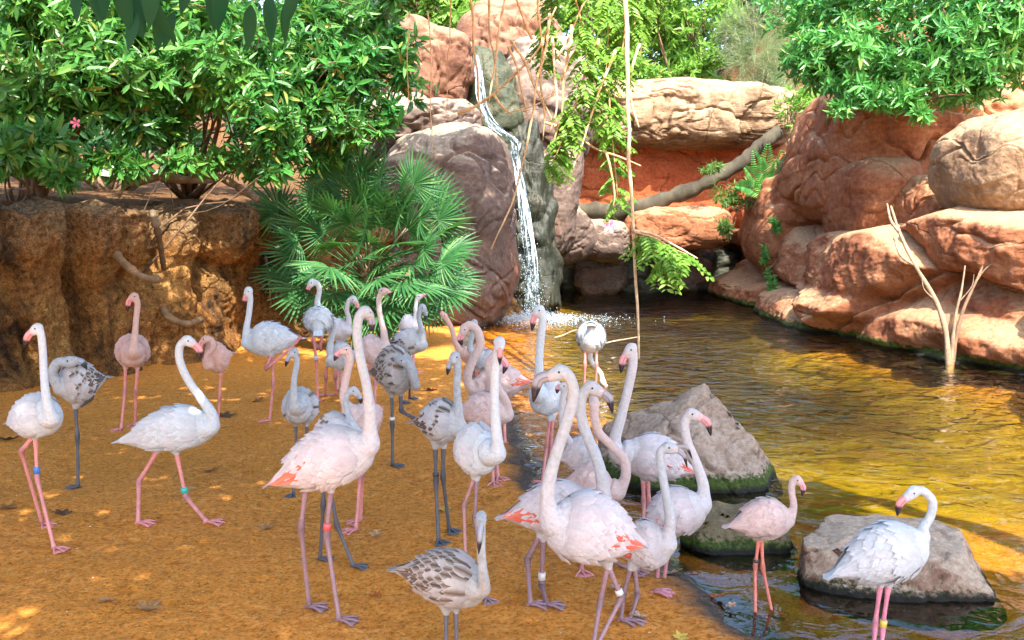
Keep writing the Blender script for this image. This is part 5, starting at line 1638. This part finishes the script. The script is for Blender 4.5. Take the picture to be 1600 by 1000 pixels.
Bird('white flamingo at lower right in front of the flat stone, looking left', 'white', (1450, 846, 1300, 898, 46), [(1444, 838), (1442, 826), (1454, 806), (1457, 784), (1444, 768), (1430, 766)], (11, 7.4), 10, [(1417, 777, -.01), (1406, 787, -.01), (1402, 806, -.01)], 7,
     [L_((1376, 912), (1367, 978), (1362, 1060), c=(.70, .26, .34)), L_((1389, 912), (1379, 980), (1376, 1066), c=(.70, .26, .34))], lr=4.4, d=4.15, water=True, band=[(1, .92, (.62, .50, .08), 12)])
Bird('brown mottled juvenile flamingo facing the camera in the front row', 'dark', (762, 922, 620, 890, 44, -.05, .07), [(756, 918, -.10), (754, 890, -.13), (752, 860, -.14), (752, 830, -.14), (752, 806, -.15)], (12.5, 7.6), 10.6, [(751, 818, -.20), (750, 836, -.23), (748, 866, -.22)], 6,
     [L_((697, 955), (697, 1030), (697, 1130), f=-60), L_((712, 952), (714, 1030), (722, 1140), f=-60)], lr=4.0, d=3.75, brown=.9)

# the bodies are grown together into one smooth skin each
tmp = []
for b in pending:
    o = link('tmp', mesh('tmp', b.raw.v, b.raw.f, M['plumage']))
    r_ = o.modifiers.new('r', 'REMESH'); r_.mode = 'VOXEL'; r_.voxel_size = max(.0050, b.s * 1.7); r_.use_smooth_shade = True
    s_ = o.modifiers.new('s', 'SMOOTH'); s_.factor = .5; s_.iterations = 6
    tmp.append(o)
dg = bpy.context.evaluated_depsgraph_get()
for b, o in zip(pending, tmp):
    ev = o.evaluated_get(dg)
    em = ev.to_mesh()
    n = len(em.vertices)
    V = np.empty(n * 3); em.vertices.foreach_get('co', V); V = V.reshape(-1, 3)
    Fc = [tuple(p.vertices) for p in em.polygons]
    ev.to_mesh_clear()
    # plumage colour: the neck's own tone towards the head, a flush of pink, mottling on the young
    dmin = np.full(n, 9.0); uu = np.zeros(n)
    for k in range(0, 40, 2):
        dd = np.linalg.norm(V - b.NP[k], axis=1)
        uu = np.where(dd < dmin, k / 39, uu); dmin = np.minimum(dmin, dd)
    w = smooth(.15, .5, uu)[:, None] * (dmin < b.H * .55)[:, None]
    col = b.cb * (1 - w) + b.cn * w
    if b.kind in ('juv', 'dark', 'grown'):
        m_ = fbm(V * 38 + 3, 3)[:, None]
        col = col * (1 - (.10 if b.kind == 'grown' else .22) * np.clip(m_ + .1, 0, 1))
    # bare face around the bill
    f_ = smooth(b.hr * 1.0, b.hr * .3, np.linalg.norm(V - (b.hc + b.fd * b.hr * 1.5), axis=1))[:, None]
    face = np.array({'juv': (.40, .40, .44), 'dark': (.36, .36, .40), 'grown': (.62, .50, .50)}.get(b.kind, (.72, .42, .42)))
    col = col * (1 - .8 * f_) + face * .8 * f_
    nb = len(V)
    AV = np.vstack([V, np.array(b.lm.v)])
    AF = Fc + [tuple(i + nb for i in f) for f in b.lm.f]
    mi = [0] * len(Fc) + list(b.lm.m)
    me = mesh('body', AV - b.origin, AF, [M['plumage'], M['leg_skin'], M['bill']], True, mi, np.vstack([col, np.array(b.lm.c)]))
    link('body', me, b.root)
for o in tmp:
    m_ = o.data
    bpy.data.objects.remove(o); bpy.data.meshes.remove(m_)

# ------------------------------------------------------------------ small things on the ground
def lobed(seed, lobes=5, curl=.25):
    rs = np.random.RandomState(seed)
    n = lobes * 6
    V = [(0, 0, 0)]
    for k in range(n):
        a = 2 * math.pi * k / n
        ph = (k % 6) / 6
        r = .42 + .58 * abs(math.cos(math.pi * ph)) ** 1.5 * (.8 + .4 * rs.rand()) + .05 * rs.rand()
        x, y = math.cos(a) * r, math.sin(a) * r * .85
        V.append((x, y, curl * (x * x * .8 + .35 * y * y) + .10 * rs.rand()))
    Fc = [(0, 1 + k, 1 + (k + 1) % n) for k in range(n)]
    return np.array(V), Fc


def fallen(label, x, y, wpx, colr, seed, z=0.0, tilt=10, lobes=5, curl=.3):
    p = gnd(x, y, z)
    V, Fc = lobed(seed, lobes, curl)
    s = wpx * mpp(p.y) / 2
    V = V * s
    V2 = V - np.array([0, 0, .002]); nV = len(V)
    top = z if z < 0 else gz(p.x, p.y)
    c = np.tile(np.array(colr), (2 * nV, 1)) * (1 + .18 * np.random.RandomState(seed).normal(size=(2 * nV, 1)))
    c[0] *= .6
    me = mesh('fallen_leaf', np.vstack([V, V2]), Fc + [tuple(i + nV for i in f[::-1]) for f in Fc], M['dry_leaf'], False, None, np.clip(c, 0, 1))
    o = link('fallen_leaf', me, None, (p.x, p.y, top + .006))
    o.rotation_euler = (R(tilt), R(tilt * .6), seed * 1.3)
    tag(o, label, 'leaf', 'dry leaves lying on the sand')
    mb = MB()
    mb.tube(catmull([(-.3 * s, 0, .05 * s), (-1.0 * s, .05 * s, .15 * s), (-1.5 * s, .18 * s, .35 * s)], 6), s * .035, 4, 0, np.array(colr) * .7)
    st = link('stalk', mesh('stalk', mb.v, mb.f, M['dry_leaf'], True, None, np.array(mb.c)), o)
    return o


TAN, BRN, RED, YEL, DRK = (.46, .27, .13), (.28, .13, .045), (.45, .12, .025), (.55, .40, .08), (.10, .055, .03)
for k, (lab, x, y, w, c, z) in enumerate([
    ('large curled dry leaf lying alone on the sand at lower left', 232, 950, 52, (.34, .19, .08), 0), ('small tan dry leaf beside the large curled one', 168, 938, 34, TAN, 0),
    ('dry leaf on the sand right of the striding flamingo', 330, 737, 26, BRN, 0), ('dry leaf on the sand left of the tall front flamingo', 415, 822, 28, (.36, .19, .08), 0),
    ('dark dry leaf behind the legs of the far left flamingo', 98, 801, 28, DRK, 0), ('dark dry leaf at the left edge of the sand', 12, 795, 34, BRN, 0),
    ('dark leaf on the sand at the left edge below the bank', 12, 690, 34, DRK, 0), ('orange brown leaf in front of the tall front flamingo', 585, 927, 22, RED, 0),
    ('pinkish dry leaf near the webbed feet in the middle', 587, 836, 26, TAN, 0), ('dark leaf with a green tip behind the striding flamingo', 352, 650, 34, DRK, 0),
    ('big tan lobed leaf at the foot of the front crowd', 998, 964, 36, (.50, .36, .24), 0), ('red brown leaf at the water edge near the orange legged flamingo', 1118, 934, 36, RED, WL + .01),
    ('small tan leaf floating beside the red brown leaf', 1143, 948, 22, (.52, .36, .24), WL + .012), ('yellow leaf at the bottom edge of the sand', 1064, 994, 30, YEL, 0),
    ('yellowish leaf between the dark legs of the middle juvenile', 695, 795, 22, YEL, 0), ('dry leaf behind the dark winged juvenile', 672, 608, 28, BRN, 0),
    ('dry leaf on grey stone at the shore behind the front crowd', 1046, 884, 30, (.45, .28, .16), 0), ('dry leaf on the shaded sand left of the speckled juvenile', 402, 626, 24, BRN, 0),
    ('small pale leaf at the left edge of the sand', 300, 766, 16, TAN, 0), ('tan leaf near the big tan lobed leaf', 962, 918, 24, (.5, .38, .28), 0)]):
    fallen(lab, x, y, w, c, k + 1, z)
# fine litter: crumbs of leaf and grit
rs = np.random.RandomState(12)
pts, sz = [], []
for k in range(420):
    x, y = rs.uniform(-4.5, 1.2), 4.2 + 8 * rs.rand() ** 1.4
    if poly_sd(np.array([x]), np.array([y]))[0] < .5 or bank_sd(np.array([x]), np.array([y]))[0] > -.5: continue
    pts.append((x, y, gz(x, y) + .003)); sz.append(.003 + .005 * rs.rand() ** 2)
lit = empty('litter', (0, 0, 0))
bpy.data.objects.remove(lit)
base6 = np.array([(1, 0, 0), (-.4, .8, 0), (-.5, -.7, .1), (0, 0, .8)], float)
f6 = np.array([(0, 1, 3), (1, 2, 3), (2, 0, 3)])
pts = np.array(pts); sz = np.array(sz)
V = (pts[:, None] + base6[None] * sz[:, None, None]).reshape(-1, 3)
Fc = (f6[None] + 4 * np.arange(len(pts))[:, None, None]).reshape(-1, 3)
pal = np.array([(.45, .36, .26), (.6, .58, .5), (.14, .16, .04), (.12, .07, .04)])
cc = np.repeat(pal[rs.randint(0, 4, len(pts))], 4, axis=0)
tag(link('grit', mesh('grit', V, Fc, M['dry_leaf'], False, None, cc)), 'fine crumbs of leaf and grit scattered on the sand', 'grit', kind='stuff')


def flower(label, p, s, rot=0):
    V, Fc = [(0, 0, 0)], []
    for k in range(5):
        a = 2 * math.pi * k / 5 + rot
        b = len(V)
        for da, r, h in ((-.45, .6, .25), (-.25, 1.0, .35), (.25, 1.0, .35), (.45, .6, .25)):
            V.append((math.cos(a + da) * r * s, -h * s, math.sin(a + da) * r * s))
        Fc.append((0, b, b + 1, b + 2, b + 3))
    o = link('flower', mesh('flower', np.array(V), Fc, M['petal'], False), None, tuple(p))
    tag(o, label, 'flower')


flower('pink flower lying on the round brown boulder by the fall', at(953, 354, 23.0), .16)
flower('pink flower hanging among the leaves at upper left', at(119, 192, 10.9), .06, .5)
flower('tiny pink flower dangling below the hanging spray', at(948, 348, 8.9), .03, .9)
V = np.array([(-.13, 0, .05), (.12, .02, .07), (.10, -.05, -.06), (-.02, -.08, -.05), (-.13, .03, .055), (.12, .05, .075), (.10, -.02, -.055), (-.02, -.05, -.045)])
p = at(162, 268, 11.9)
tag(link('paper_scrap', mesh('paper_scrap', V, [(0, 1, 2, 3), (7, 6, 5, 4), (0, 4, 5, 1), (1, 5, 6, 2), (2, 6, 7, 3), (3, 7, 4, 0)], M['paper'], False), None, tuple(p)), 'white paper scrap lying on top of the clay bank', 'paper')
tw = empty('twig', tuple(gnd(935, 530, WL)))
tag(tw, 'thin bent twig floating behind the feeding flamingo', 'twig')
stick('stem', None, None, [(866, 528, 14.8), (880, 524, 14.8), (905, 516, 14.7), (935, 536, 14.6), (960, 533, 14.6), (1000, 526, 14.6)], .016, (.40, .28, .18), tw, seg=6, tip=.6)
